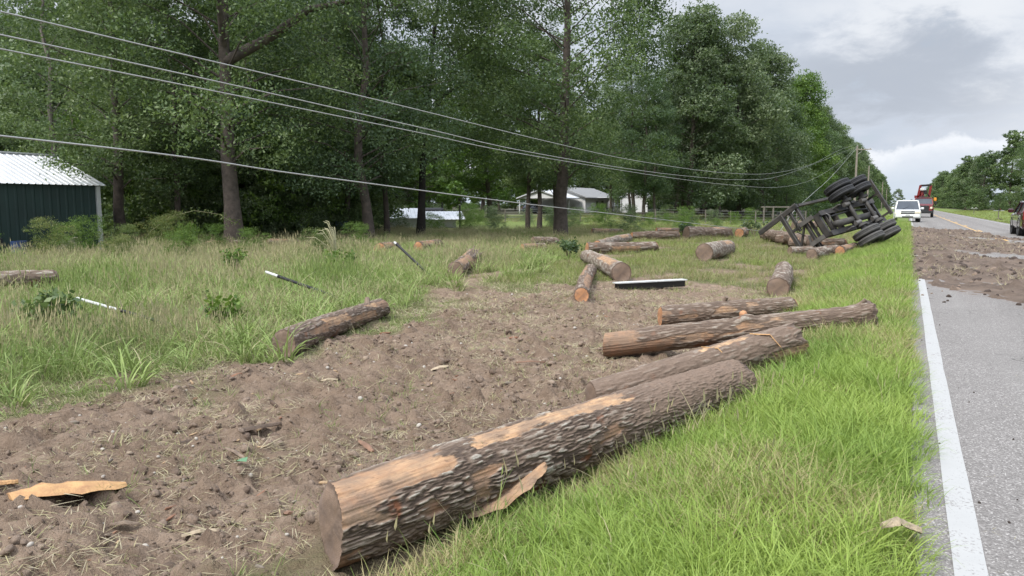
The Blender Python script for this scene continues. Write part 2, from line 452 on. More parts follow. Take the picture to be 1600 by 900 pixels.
def mat_bark_log():
    m, t, b = new_mat('log_surface')
    v = objco(t); st = objco(t, (2.2, 26, 26))       # objects lie along local X: fibres run along X
    bare = attr(t, 'bare'); rid = attr(t, 'ridge'); mud = attr(t, 'mud'); tone = attr(t, 'wood')
    fine = tex_noise(t, 42, 5, 0.7, v)
    ba = ramp(t, mth(t, 'ADD', rid, mth(t, 'MULTIPLY', mth(t, 'SUBTRACT', fine, 0.5), 0.5)),
              [(0.05, (0.072, 0.052, 0.040)), (0.35, (0.130, 0.095, 0.072)), (0.66, (0.185, 0.143, 0.112)), (0.95, (0.275, 0.235, 0.195))])
    lich = mth(t, 'MULTIPLY', ramp(t, tex_noise(t, 7, 6, 0.7, v), [(0.50, 0.0), (0.58, 1.0)]), ramp(t, mth(t, 'ADD', rid, mth(t, 'MULTIPLY', fine, .5)), [(0.98, 0.0), (1.14, 1.0)]))
    ba = mixc(t, mth(t, 'MULTIPLY', lich, 0.75), ba, (0.37, 0.35, 0.30))
    ba = mixc(t, mth(t, 'MULTIPLY', ramp(t, tex_noise(t, 5, 3, 0.5, v), [(0.64, 0.0), (0.70, 1.0)]), 0.75), ba, (0.17, 0.065, 0.03))
    mudc = mixc(t, fine, (0.10, 0.071, 0.053), (0.25, 0.18, 0.135))
    ba = mixc(t, mud, ba, mudc)
    fib = tex_noise(t, 1.6, 6, 0.6, st)
    wd = mixc(t, tone, (0.27, 0.155, 0.098), (0.52, 0.345, 0.200))
    wd = mixc(t, ramp(t, fib, [(0.42, 0.0), (0.62, 1.0)]), wd, mixc(t, tone, (0.19, 0.105, 0.068), (0.44, 0.26, 0.14)))
    wd = mixc(t, mth(t, 'MULTIPLY', ramp(t, tex_noise(t, 6, 5, 0.65, v), [(0.38, 0.0), (0.58, 1.0)]), 0.72), wd, (0.185, 0.135, 0.10))
    wd = mixc(t, mth(t, 'MULTIPLY', ramp(t, tex_noise(t, 22, 5, 0.7, objco(t, (.35, 1, 1))), [(0.55, 0.0), (0.66, 1.0)]), 0.6), wd, (0.085, 0.055, 0.04))
    c = mixc(t, bare, ba, wd)
    t.links.new(c, b.inputs['Base Color'])
    b.inputs['Roughness'].default_value = 0.85; b.inputs['Specular IOR Level'].default_value = 0.25
    bump(t, b, mth(t, 'ADD', mth(t, 'MULTIPLY', fine, 0.7), mth(t, 'MULTIPLY', fib, 0.4)), 0.7, 0.012)
    return m


def mat_cut(name, c1, c2, mudf):
    m, t, b = new_mat(name)
    v = objco(t)
    rad = attr(t, 'rad')
    n = tex_noise(t, 9, 5, 0.6, v); nf = tex_noise(t, 70, 4, 0.7, v)
    rings = mth(t, 'SINE', mth(t, 'ADD', mth(t, 'MULTIPLY', rad, 120), mth(t, 'MULTIPLY', n, 14)))
    c = mixc(t, mth(t, 'MULTIPLY', mth(t, 'ADD', rings, 1), 0.22), c1, c2)
    c = mixc(t, ramp(t, rad, [(0.86, 0.0), (0.93, 1.0)]), c, (0.10, 0.065, 0.045))
    c = mixc(t, mth(t, 'MULTIPLY', ramp(t, n, [(0.40, 0.0), (0.64, 1.0)]), mudf), c, (0.135, 0.098, 0.078))
    c = mixc(t, mth(t, 'MULTIPLY', ramp(t, nf, [(0.55, 0.0), (0.75, 1.0)]), 0.4), c, (0.09, 0.06, 0.045))
    t.links.new(c, b.inputs['Base Color']); b.inputs['Roughness'].default_value = 0.85
    bump(t, b, nf, 0.5, 0.006)
    return m


M = {}
M['ground'] = mat_ground()
M['asphalt'] = mat_asphalt()
M['white_line'] = mat_paint('white_line', (0.345, 0.343, 0.335), 0.62)
M['yellow_line'] = mat_paint('yellow_line', (0.55, 0.32, 0.08), 0.62)
M['log'] = mat_bark_log()
M['cut_brown'] = mat_cut('cut_brown', (0.215, 0.150, 0.108), (0.14, 0.094, 0.067), 0.75)
M['cut_orange'] = mat_cut('cut_orange', (0.46, 0.23, 0.11), (0.32, 0.145, 0.07), 0.45)
M['verge'] = blade_mat('verge_blade', (0.128, 0.222, 0.038), (0.295, 0.390, 0.080), (0.46, 0.40, 0.20), base=(0.12, 0.15, 0.04))
M['field'] = blade_mat('field_blade', (0.105, 0.172, 0.042), (0.30, 0.385, 0.115), (0.52, 0.47, 0.27), base=(0.13, 0.13, 0.055))
M['lawn'] = blade_mat('lawn_blade', (0.14, 0.20, 0.045), (0.27, 0.33, 0.085), (0.37, 0.32, 0.17), base=(0.11, 0.12, 0.04))
M['straw'] = blade_mat('straw_piece', (0.40, 0.35, 0.20), (0.26, 0.24, 0.11), (0.46, 0.40, 0.27), base=(0.25, 0.2, 0.12), trans=0.1)
M['oak'] = leaf_mat('oak_leaf', (0.044, 0.078, 0.036), (0.092, 0.145, 0.056), (0.200, 0.265, 0.105))
M['oak_dark'] = leaf_mat('oak_leaf_dark', (0.036, 0.066, 0.036), (0.070, 0.118, 0.058), (0.150, 0.212, 0.100))
M['oak_grey'] = leaf_mat('oak_leaf_grey', (0.048, 0.078, 0.042), (0.098, 0.140, 0.070), (0.205, 0.250, 0.140))
M['light_leaf'] = leaf_mat('light_leaf', (0.050, 0.105, 0.020), (0.10, 0.180, 0.032), (0.19, 0.28, 0.06))
M['bright_leaf'] = leaf_mat('bright_leaf', (0.07, 0.11, 0.03), (0.12, 0.17, 0.05), (0.26, 0.25, 0.09))
M['trunk'] = simple('trunk_bark', (0.105, 0.084, 0.071), 0.95, var=0.5, scale=5, bumpy=1.0)
M['trunk_pale'] = simple('trunk_bark_pale', (0.22, 0.19, 0.165), 0.95, var=0.45, scale=4, bumpy=1.0)
M['trunk_dark'] = simple('trunk_bark_dark', (0.035, 0.029, 0.026), 0.95, var=0.5, scale=5, bumpy=1.0)

# ------------------------------------------------------------------ ground, road, markings
def spaced(segs):
    out = []
    for a, b, d in segs: out.append(np.arange(a, b - 1e-6, d))
    return np.unique(np.round(np.concatenate(out + [[segs[-1][1]]]), 4))


gx = spaced([(-900, -200, 70), (-200, -60, 10), (-60, -16, 1.0), (-16, -8, 0.25), (-8, 0.13, 0.042), (0.13, 0.2, 0.06), (0.2, 7.2, 0.8), (7.2, 20, 0.5), (20, 80, 4), (80, 300, 40), (300, 900, 100)])
gy = spaced([(-60, -4, 4), (-4, 1.4, 0.3), (1.4, 9, 0.042), (9, 20, 0.09), (20, 60, 0.5), (60, 200, 3), (200, 1000, 40), (1000, 2400, 200)])
GX, GY = np.meshgrid(gx, gy)
gz = ter(GX, GY)
so = soil(GX, GY)
near = ss(24, 9, GY) * ss(-16, -8, GX) * (GX < 0.05)
clod = (fbm(GX * 2.2, GY * 2.2, seed=41, oct=3) - 0.5) * 0.08 + (fbm(GX * 7, GY * 7, seed=44, oct=2) - 0.5) * 0.075 + (np.abs(fbm(GX * 11, GY * 11, seed=45, oct=2, gain=.7) - 0.5) - .12) * -0.25
lump = np.maximum(fbm(GX * 5.1, GY * 5.1, seed=47, oct=3) - 0.60, 0) * 0.40
tracks = 0.13 * (fbm((GX + .30 * GY) * 2.6, (GY - .3 * GX) * .28, seed=43, oct=3) - .5)
dz = so * near * (clod + lump + tracks) + near * 0.03 * (fbm(GX * 5, GY * 5, seed=49, oct=2) - .5)
# soil ploughed up in the left foreground
dz += 0.16 * np.exp(-(((GX + 3.9) / .5) ** 2 + ((GY - 2.1) / .35) ** 2)) * (0.4 + fbm(GX * 8, GY * 8, seed=52))
gz = gz + dz
V = np.stack([GX, GY, gz], -1).reshape(-1, 3)
ny, nx = GX.shape
ii = (np.arange(ny - 1)[:, None] * nx + np.arange(nx - 1)[None, :]).ravel()
F = np.stack([ii, ii + 1, ii + nx + 1, ii + nx], 1)
lawn_a = (ss(38, 60, GY) * ss(-60, -30, GX) * (GX < 0)) + (GX > 7) * 1.0
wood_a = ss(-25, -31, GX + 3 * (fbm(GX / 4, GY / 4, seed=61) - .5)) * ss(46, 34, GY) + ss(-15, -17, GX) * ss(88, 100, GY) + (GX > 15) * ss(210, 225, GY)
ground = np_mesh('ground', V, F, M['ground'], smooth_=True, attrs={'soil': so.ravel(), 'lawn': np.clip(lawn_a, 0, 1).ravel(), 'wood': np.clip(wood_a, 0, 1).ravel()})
tag(ground, 'grassy roadside ground with bare churned earth where the logs slid', kind='structure')
# interpolated ground height for placing things on the finished relief


def Zf(x, y):
    x = np.asarray(x, float); y = np.asarray(y, float)
    i = np.clip(np.searchsorted(gx, x) - 1, 0, nx - 2); j = np.clip(np.searchsorted(gy, y) - 1, 0, ny - 2)
    fx = (x - gx[i]) / (gx[i + 1] - gx[i]); fy = (y - gy[j]) / (gy[j + 1] - gy[j])
    return gz[j, i] * (1 - fx) * (1 - fy) + gz[j, i + 1] * fx * (1 - fy) + gz[j + 1, i] * (1 - fx) * fy + gz[j + 1, i + 1] * fx * fy


def mudmask(x, y):
    """earth dragged over the paving, thickest between 15 and 50 m"""
    yn = np.interp(x, [0.1, 0.5, 0.9, 1.7, 3.0, 7], [17.6, 16.2, 14.9, 14.0, 14.2, 15.5])
    yf = np.interp(x, [0.1, 1.5, 3.1, 3.9, 5, 7], [57, 53, 50, 41, 38, 36])
    n = fbm(x * 1.2, y * 0.8, seed=71, oct=4) - .5
    e = ss(-0.7, 1.0, (y - yn) + n * 4.5) * ss(-2, 3, (yf - y) + n * 6)
    bare1 = ss(2.2, .4, np.abs(y - np.interp(x, [0, 2, 7], [44, 40, 31]))) * ss(0.6, 2.2, x)
    bare2 = ss(2.8, .6, np.abs(y - np.interp(x, [0, 2, 7], [29, 26, 21.5]))) * ss(0.9, 2.4, x)
    t = fbm(x * 2.2, y * 1.1, seed=77, oct=5)
    return e * (0.52 + 1.35 * (t - .5) - 0.62 * bare1 - 0.62 * bare2)


rx = spaced([(PAVE_L, PAVE_R, 0.12)]); ry = spaced([(-40, 1, 3), (1, 60, 0.25), (60, 200, 5), (200, 2400, 50)])
RX, RY = np.meshgrid(rx, ry); ny2, nx2 = RX.shape
edge = (fbm(RY * 3, 0 * RY, seed=81, oct=4) - .5) * 0.07
RXe = np.where(RX == rx[0], RX - 0.03 + edge, RX)
RZ = np.full_like(RX, 0.0)
i2 = (np.arange(ny2 - 1)[:, None] * nx2 + np.arange(nx2 - 1)[None, :]).ravel()
F2 = np.stack([i2, i2 + 1, i2 + nx2 + 1, i2 + nx2], 1)
dust = np.clip(mudmask(RX, RY) * 1.7 + 0.05, 0, 0.85) * ss(9, 16, RY)
road = np_mesh('road', np.stack([RXe, RY, RZ], -1).reshape(-1, 3), F2, M['asphalt'], attrs={'dust': dust.ravel()})
tag(road, 'grey two-lane asphalt road running straight to the horizon', kind='structure')
# pavement thickness on the left edge so that the sheet has a side
ly = ry; lx = (RXe[:, 0])
sv = np.concatenate([np.stack([lx, ly, 0 * ly], 1), np.stack([lx - 0.04, ly, 0 * ly - 0.07], 1)])
k = len(ly); sf = np.stack([np.arange(k - 1), np.arange(1, k), k + np.arange(1, k), k + np.arange(k - 1)], 1)
tag(np_mesh('road_edge', sv, sf, M['asphalt'], attrs={'dust': np.zeros(2 * k)}), kind='structure')


def line_strip(name, x0, x1, y0, y1, mat, label, z=0.004, step=0.5):
    ys = np.arange(y0, y1 + step, step); wv = (fbm(ys * 2, 0 * ys, seed=5) - .5) * .012
    v = np.concatenate([np.stack([x0 + wv, ys, 0 * ys + z], 1), np.stack([x1 - wv, ys, 0 * ys + z], 1)]); k = len(ys)
    f = np.stack([np.arange(k - 1), k + np.arange(k - 1), k + np.arange(1, k), np.arange(1, k)], 1)
    return tag(np_mesh(name, v, f, mat), label, kind='structure')


line_strip('edge_line', 0.235, 0.352, -20, 200, M['white_line'], 'white painted edge line along the near side of the road')
line_strip('edge_line', 6.60, 6.73, -20, 260, M['white_line'], 'white painted edge line along the far side of the road')
line_strip('centre_line', 3.42, 3.52, 20, 260, M['yellow_line'], 'solid yellow centre line')
for q in range(12):
    line_strip('centre_line', 3.62, 3.72, 12 + q * 12.2, 15 + q * 12.2, M['yellow_line'], 'yellow centre line dash')

mx_ = spaced([(0.15, 6.9, 0.065)]); my_ = spaced([(12.5, 26, 0.075), (26, 58, 0.15)])
MX, MY = np.meshgrid(mx_, my_)
mk = mudmask(MX, MY)
MZ = -0.05 + 0.052 + (mk - 0.30) * 0.09 + (fbm(MX * 7, MY * 7, seed=91, oct=4) - .5) * 0.075 + np.maximum(fbm(MX * 4, MY * 4, seed=93, oct=2) - .66, 0) * .5
MZ = np.where((mk < 0.06), -0.05, MZ)
ny3, nx3 = MX.shape; i3 = (np.arange(ny3 - 1)[:, None] * nx3 + np.arange(nx3 - 1)[None, :]).ravel()
F3 = np.stack([i3, i3 + 1, i3 + nx3 + 1, i3 + nx3], 1)
keep = (MZ.ravel()[F3] > -0.03).any(1)
used = np.unique(F3[keep]); remap = -np.ones(MX.size, int); remap[used] = np.arange(len(used))


def mat_mud():
    m, t, b = new_mat('spilled_earth')
    g = t.nodes.new('ShaderNodeNewGeometry'); P = g.outputs['Position']
    n = tex_noise(t, 1.6, 6, 0.65, P); n2 = tex_noise(t, 18, 5, 0.7, P)
    c = mixc(t, ramp(t, n, [(0.35, 0.0), (0.65, 1.0)]), (0.085, 0.063, 0.050), (0.175, 0.132, 0.104))
    c = mixc(t, mth(t, 'MULTIPLY', ramp(t, n2, [(0.5, 0.0), (0.7, 1.0)]), 0.6), c, (0.165, 0.130, 0.100))
    t.links.new(c, b.inputs['Base Color']); b.inputs['Roughness'].default_value = 0.95; b.inputs['Specular IOR Level'].default_value = .15
    bump(t, b, n2, 1.0, 0.03)
    return m


M['mud'] = mat_mud()
tag(np_mesh('spilled_earth', np.stack([MX, MY, MZ], -1).reshape(-1, 3)[used], remap[F3[keep]], M['mud'], smooth_=True),
    'dark clods and mud dragged across both lanes of the road', 'mud', kind='stuff')

# ------------------------------------------------------------------ scatter by geometry nodes (stuff only)
def blade_tuft(name, nb, h, wd, spread, lean, bend, seed, seg=3, flat=0.0, mat=None, head=False):
    r = np.random.default_rng(seed); V = []; Fq = []; H = []; Rn = []
    for b in range(nb):
        a = r.uniform(0, 2 * math.pi); rr = spread * math.sqrt(r.uniform()); bx, by = rr * math.cos(a), rr * math.sin(a)
        hh = h * r.uniform(.55, 1.1); da = a + r.normal(0, .9); l0 = abs(r.normal(0, lean)); bd = bend * r.uniform(.4, 1.4)
        ph = r.uniform(0, math.pi); sx, sy = math.cos(ph), math.sin(ph); rn = r.uniform()
        x, y, z = bx, by, -0.02; base = len(V); L = hh / seg
        for s in range(seg + 1):
            wv = wd * (1 - (s / seg) ** 1.6) * .5 + (0.0004 if s == seg else 0)
            V.append((x - sx * wv, y - sy * wv, z)); V.append((x + sx * wv, y + sy * wv, z)); H += [s / seg] * 2; Rn += [rn] * 2
            th = l0 + bd * (s + .5) / seg
            th = min(th, 2.4)
            x += math.sin(th) * math.cos(da) * L; y += math.sin(th) * math.sin(da) * L; z += math.cos(th) * L * (1 - flat)
        for s in range(seg):
            q = base + 2 * s; Fq.append((q, q + 1, q + 3, q + 2))
        if head and r.uniform() < .8:      # seed head: a small spindle at the tip
            c = np.array([(V[-1][0] + V[-2][0]) / 2, (V[-1][1] + V[-2][1]) / 2, V[-1][2]]); q = len(V)
            hw = wd * 1.5; hl = h * .16
            for dv in ((0, 0, -hl * .4), (hw, 0, 0), (0, hw, hl * .1), (0, 0, hl)): V.append(tuple(c + dv)); H.append(1.0); Rn.append(0.95)
            Fq.append((q, q + 1, q + 3, q + 2))
    o = np_mesh(name, np.array(V), np.array(Fq), mat, attrs={'h': H, 'rnd': Rn}, link=False)
    ob = bpy.data.objects.new(name, o)
    return ob


def clod_ob(name, seed, mat, rough=0.35, flat=0.7, sub=2):
    import bmesh
    bm = bmesh.new(); bmesh.ops.create_icosphere(bm, subdivisions=sub, radius=0.5)
    co = np.array([v.co for v in bm.verts]); f = [[v.index for v in fa.verts] for fa in bm.faces]; bm.free()
    n = fbm(co[:, 0] * 2.3 + seed, co[:, 1] * 2.3, co[:, 2] * 2.3, seed=seed, oct=3)
    co = co * (1 + (n - .5) * 2 * rough)[:, None]; co[:, 2] *= flat
    me = np_mesh(name, co, np.array(f), mat, link=False)
    return bpy.data.objects.new(name, me)


def scatter(name, label, pts, rot, scale, tone, dry, sources, cat=None, align=None):
    N = len(pts)
    me = bpy.data.meshes.new(name); me.vertices.add(N)
    me.vertices.foreach_set('co', np.asarray(pts, np.float32).ravel())
    def fa(n, v, typ='FLOAT', key='value'):
        a = me.attributes.new(n, typ, 'POINT'); a.data.foreach_set(key, np.asarray(v, np.float32 if typ != 'INT' else np.int32).ravel())
    fa('rotv', rot, 'FLOAT_VECTOR', 'vector'); fa('scl', scale); fa('tone', tone); fa('dry', dry)
    fa('pick', rng.integers(0, len(sources), N), 'INT')
    c = bpy.data.collections.new(name + '_kinds')
    for s in sources: c.objects.link(s)
    g = bpy.data.node_groups.new(name, 'GeometryNodeTree')
    g.interface.new_socket('Geometry', in_out='INPUT', socket_type='NodeSocketGeometry')
    g.interface.new_socket('Geometry', in_out='OUTPUT', socket_type='NodeSocketGeometry')
    gi = g.nodes.new('NodeGroupInput'); go = g.nodes.new('NodeGroupOutput')
    ci = g.nodes.new('GeometryNodeCollectionInfo'); ci.inputs['Collection'].default_value = c
    ci.inputs['Separate Children'].default_value = True; ci.inputs['Reset Children'].default_value = True
    ip = g.nodes.new('GeometryNodeInstanceOnPoints'); ip.inputs['Pick Instance'].default_value = True
    def na(n, typ):
        q = g.nodes.new('GeometryNodeInputNamedAttribute'); q.data_type = typ; q.inputs[0].default_value = n
        return q.outputs[0]
    L = g.links.new
    L(gi.outputs[0], ip.inputs['Points']); L(ci.outputs[0], ip.inputs['Instance'])
    L(na('pick', 'INT'), ip.inputs['Instance Index'])
    L(na('rotv', 'FLOAT_VECTOR'), ip.inputs['Rotation'])
    L(na('scl', 'FLOAT'), ip.inputs['Scale'])
    L(ip.outputs[0], go.inputs[0])
    o = bpy.data.objects.new(name, me); COL.objects.link(o)
    md = o.modifiers.new('scatter', 'NODES'); md.node_group = g
    tag(o, label, cat, kind='stuff')
    return o


# footprints of the logs: no grass grows through them (filled by add_log below, defined first as data)
#        (x0,y0, x1,y1, r0,r1, lift0, lift1, style, label, group)
LOGS = [
 dict(a=(-2.59, 2.84), b=(-1.20, 6.45), r=(.226, .195), lift=(0.0, 0.0), style='hero', cut='brown', res=2,
      label='huge foreground log with stripped orange top and ridged bark, lying against the verge grass'),
 dict(a=(-2.42, 6.05), b=(-0.95, 8.05), r=(.155, .19), lift=(0.0, 0.05), style='mudded', cut='brown', res=1,
      label='muddy log behind the huge foreground log with a pale splintered patch'),
 dict(a=(-3.27, 8.6), b=(-0.30, 10.0), r=(.165, .135), lift=(0.0, 0.06), style='peeledend', cut='brown', res=1,
      label='long tapering log with smooth peeled end and a knot, thin end on the verge'),
 dict(a=(-3.35, 11.2), b=(-1.55, 12.7), r=(.175, .15), lift=(0.0, 0.02), style='brown', cut='orange', res=1,
      label='dark brown log with flat sawn end, lying behind the long tapering log'),
 dict(a=(-2.33, 16.2), b=(-2.80, 20.4), r=(.225, .22), lift=(-.03, 0.0), style='grey', cut='brown', res=0,
      label='grey-barked log seen end-on at the edge of the verge grass'),
 dict(a=(-5.70, 23.75), b=(-5.75, 27.6), r=(.29, .27), lift=(0, 0), style='pale', cut='brown', res=0,
      label='stout pale log with round sawn face, alone on open grass'),
 dict(a=(-5.22, 12.5), b=(-7.03, 17.4), r=(.145, .16), lift=(0, 0), style='redbrown', cut='orange', res=0,
      label='slim log with bright orange sawn end pointing at the camera'),
 dict(a=(-5.85, 16.4), b=(-8.6, 21.0), r=(.225, .20), lift=(0, 0.02), style='pale', cut='brown', res=0,
      label='flaky pale log with a round grey-brown face beside the dark beam'),
 dict(a=(-10.6, 26.9), b=(-11.9, 34.3), r=(.20, .20), lift=(0.0, 0.0), style='pale', cut='orange', res=0,
      label='pale bleached log behind the grey log with an orange strip'),
 dict(a=(-10.37, 25.3), b=(-8.4, 27.5), r=(.22, .20), lift=(0, 0), style='greyorange', cut='orange', res=0,
      label='grey log with one orange stripped patch low on its side'),
 dict(a=(-12.3, 35.9), b=(-10.5, 38.1), r=(.22, .19), lift=(0, 0.05), style='dark', cut='orange', res=0,
      label='dark slim log lying end to end with the pale bleached log'),
 dict(a=(-10.4, 39.2), b=(-8.7, 41.9), r=(.36, .33), lift=(-.05, -.05), style='dark', cut='brown', res=0,
      label='thick dark log with a ragged torn end in the grass'),
 dict(a=(-8.25, 42.3), b=(-8.3, 44.2), r=(.27, .26), lift=(0, 0), style='redbrown', cut='orange', res=0,
      label='short log showing only its round orange face beside the thick dark log'),
 dict(a=(-16.4, 40.7), b=(-15.0, 42.2), r=(.20, .18), lift=(0, 0), style='redbrown', cut='orange', res=0,
      label='reddish low log in long grass beyond the pale logs'),
 dict(a=(-13.2, 43.0), b=(-11.9, 44.4), r=(.20, .18), lift=(.05, 0.02), style='redbrown', cut='orange', res=0,
      label='reddish log half hidden behind the dark slim log'),
 dict(a=(-3.3, 32.2), b=(-6.35, 39.3), r=(.30, .27), lift=(.05, .05), style='dark', cut='brown', res=0,
      label='long dark log running up to the stake of the overturned trailer'),
 dict(a=(-3.9, 29.7), b=(-2.7, 31.2), r=(.15, .15), lift=(0, 0.03), style='pale', cut='dark', res=0,
      label='thin pale log with dark end in front of the overturned trailer'),
 dict(a=(-2.9, 27.6), b=(-2.3, 30.6), r=(.20, .20), lift=(0, 0), style='grey', cut='brown', res=0,
      label='grey log with its round face low in the grass below the trailer'),
 dict(a=(-2.15, 29.6), b=(-1.75, 31.9), r=(.20, .19), lift=(.02, .02), style='redbrown', cut='orange', res=0,
      label='stubby tan log wedged under the lower wheels of the trailer'),
 dict(a=(-4.4, 33.2), b=(-2.2, 33.7), r=(.22, .22), lift=(.05, .1), style='redbrown', cut='orange', res=0,
      label='split orange-brown log in the pile beneath the trailer'),
 dict(a=(-5.2, 35.6), b=(-3.2, 34.9), r=(.2, .2), lift=(.1, .1), style='dark', cut='orange', res=0,
      label='dark log under the broken bolster of the trailer'),
 dict(a=(-7.4, 57.5), b=(-5.9, 58.8), r=(.36, .30), lift=(0, 0), style='dark', cut='brown', res=0,
      label='broken timber lying on the lawn behind the trailer stake'),
 dict(a=(-6.33, 6.22), b=(-7.30, 9.3), r=(.165, .15), lift=(0, 0.02), style='redpatch', cut='brown', res=1,
      label='mid-sized reddish log on the rim of the bare earth before the tall grass'),
 dict(a=(-15.76, 20.0), b=(-16.4, 21.8), r=(.24, .2), lift=(0, 0), style='redbrown', cut='orange', res=0,
      label='orange-faced log end sunk in weeds beneath the dark forest trunks'),
 dict(a=(-15.3, 21.6), b=(-15.6, 23.4), r=(.22, .2), lift=(.02, .05), style='redbrown', cut='orange', res=0,
      label='second orange-brown log just behind the orange-faced log end'),
 dict(a=(-9.93, 15.6), b=(-11.4, 18.9), r=(.20, .24), lift=(0, 0.0), style='redbrown', cut='brown', res=0,
      label='log with frayed root-like far end beyond the leaning black pole'),
 dict(a=(-24.0, 19.6), b=(-23.2, 21.0), r=(.14, .13), lift=(.02, .02), style='redbrown', cut='orange', res=0,
      label='thin red log by the foot of the large forked oak'),
 dict(a=(-22.9, 21.8), b=(-22.2, 22.9), r=(.14, .12), lift=(.02, .02), style='redbrown', cut='orange', res=0,
      label='thin red log to the far side of the large forked oak'),
 dict(a=(-15.3, 7.0), b=(-14.75, 8.6), r=(.19, .16), lift=(.16, .16), style='grey', cut='brown', res=0,
      label='thin grey log in long grass near the green shed'),
 dict(a=(-13.7, 27.5), b=(-13.1, 28.7), r=(.2, .17), lift=(.05, .05), style='grey', cut='dark', res=0,
      label='short grey-brown log in bleached grass behind the leafy broken branch'),
 dict(a=(-12.9, 25.0), b=(-12.5, 26.2), r=(.15, .14), lift=(0, 0), style='redbrown', cut='orange', res=0,
      label='low reddish chunk of log in front of the short grey-brown log'),
]


def seg_dist(x, y, a, b):
    ax, ay = a; bx, by = b; dx, dy = bx - ax, by - ay
    t = np.clip(((x - ax) * dx + (y - ay) * dy) / (dx * dx + dy * dy), 0, 1)
    return np.hypot(x - ax - t * dx, y - ay - t * dy)


def free_of_logs(x, y, k=0.9):
    ok = np.ones(len(x), bool)
    for L in LOGS: ok &= seg_dist(x, y, L['a'], L['b']) > max(L['r']) * k
    return ok


def rect(x0, x1, y0, y1, dens):
    n = int((x1 - x0) * (y1 - y0) * dens)
    return rng.uniform(x0, x1, n), rng.uniform(y0, y1, n)


def in_view(x, y, margin=0.08):
    """keep only what the camera region could plausibly show, with room to each side"""
    yw = R(28.081); fw = -x * math.sin(yw) + y * math.cos(yw); r = x * math.cos(yw) + y * math.sin(yw)
    return (fw > 1.2) & (np.abs(r) < fw * (0.72 + margin) + 1.0)


def put(name, label, x, y, scale, tone, dry, src, tilt=0.12, cat=None, sink=0.0):
    z = Zf(x, y) - sink
    N = len(x)
    rot = np.stack([rng.normal(0, tilt, N), rng.normal(0, tilt, N), rng.uniform(0, 6.283, N)], 1)
    return scatter(name, label, np.stack([x, y, z], 1), rot, scale, tone, dry, src, cat)


# -- verge grass beside the paving
def verge_right(y): return np.interp(y, [0, 400], [0.13, 0.13])
def verge_left(y): return np.interp(y, [0, 2, 3, 4.5, 6, 8, 10, 12, 17, 22, 32, 60, 80, 110], [-2.6, -2.4, -2.1, -1.75, -1.35, -1.1, -1.3, -1.6, -2.0, -2.2, -2.4, -3.0, -4, -3.5])


src_v = [blade_tuft('verge_tuft', 21, .23, .0066, .07, .28, 1.45, 100 + i, seg=4, mat=M['verge']) for i in range(5)]
vx, vy, vs = [], [], []
for (x0, x1, y0, y1, dn, sc) in [(-3, .17, 1.6, 5, 330, 1.0), (-2.6, .17, 5, 10, 240, 1.05), (-2.6, .17, 10, 20, 130, 1.15), (-3, .17, 20, 40, 60, 1.4), (-3.2, .12, 40, 70, 26, 1.8), (-4, -1.3, 70, 100, 14, 1.8), (-3.6, .1, 100, 140, 12, 1.8)]:
    x, y = rect(x0, x1, y0, y1, dn)
    n = fbm(x * 1.6, y * 1.6, seed=111) - .5
    k = (x > verge_left(y) + n * .8) & (rng.uniform(size=len(x)) < 1.15 - soil(x, y)) & free_of_logs(x, y, .75) & (x < 0.13 + (fbm(y * 5, 0 * y, seed=3) - .5) * .12)
    k &= rng.uniform(size=len(x)) < ss(-.45, 0.15, x - verge_left(y)) * .75 + .35
    x, y = x[k], y[k]
    vx.append(x); vy.append(y); vs.append(sc * rng.uniform(.7, 1.15, len(x)) * (0.8 + .45 * fbm(x * 1.2, y * 1.2, seed=113)) * (1 - 0.25 * ss(-.1, .13, x)))
vx, vy, vs = map(np.concatenate, (vx, vy, vs))
tone = np.clip((fbm(vx * .9, vy * .9, seed=121) - .5) * 2.2 + .55 + rng.normal(0, .15, len(vx)), 0, 1)
dry = np.clip((fbm(vx * 1.4, vy * 1.4, seed=123, oct=3) - .5) * 1.5 + .15 + .46 * ss(.65, -.1, vx - verge_left(vy)) + rng.normal(0, .06, len(vx)), 0, .9)
put('verge_grass', 'bright green knee-low grass along the paving edge', vx, vy, vs, tone, dry, src_v, cat='grass')

x, y = rect(-2.4, .05, 1.8, 22, 7)
k = (x > verge_left(y) + .1) & free_of_logs(x, y, 1.1) & (rng.uniform(size=len(x)) < .25 + ss(.45, .6, fbm(x * 1.1, y * 1.1, seed=127))); x, y = x[k], y[k]
put('verge_weeds', 'darker broad-bladed weeds and seed stalks dotted through the verge grass', x, y, rng.uniform(.45, .95, len(x)), rng.uniform(0, .35, len(x)), np.clip(rng.normal(.25, .22, len(x)), 0, .9), [blade_tuft('verge_weed', 12, .30, .016, .07, .5, 1.6, 128, seg=4, mat=M['verge']), blade_tuft('verge_stalk', 7, .48, .006, .06, .18, .6, 129, seg=4, mat=M['field'], head=True), blade_tuft('verge_thatch', 14, .22, .006, .09, 1.2, .9, 130, seg=3, mat=M['straw'])], cat='weeds')

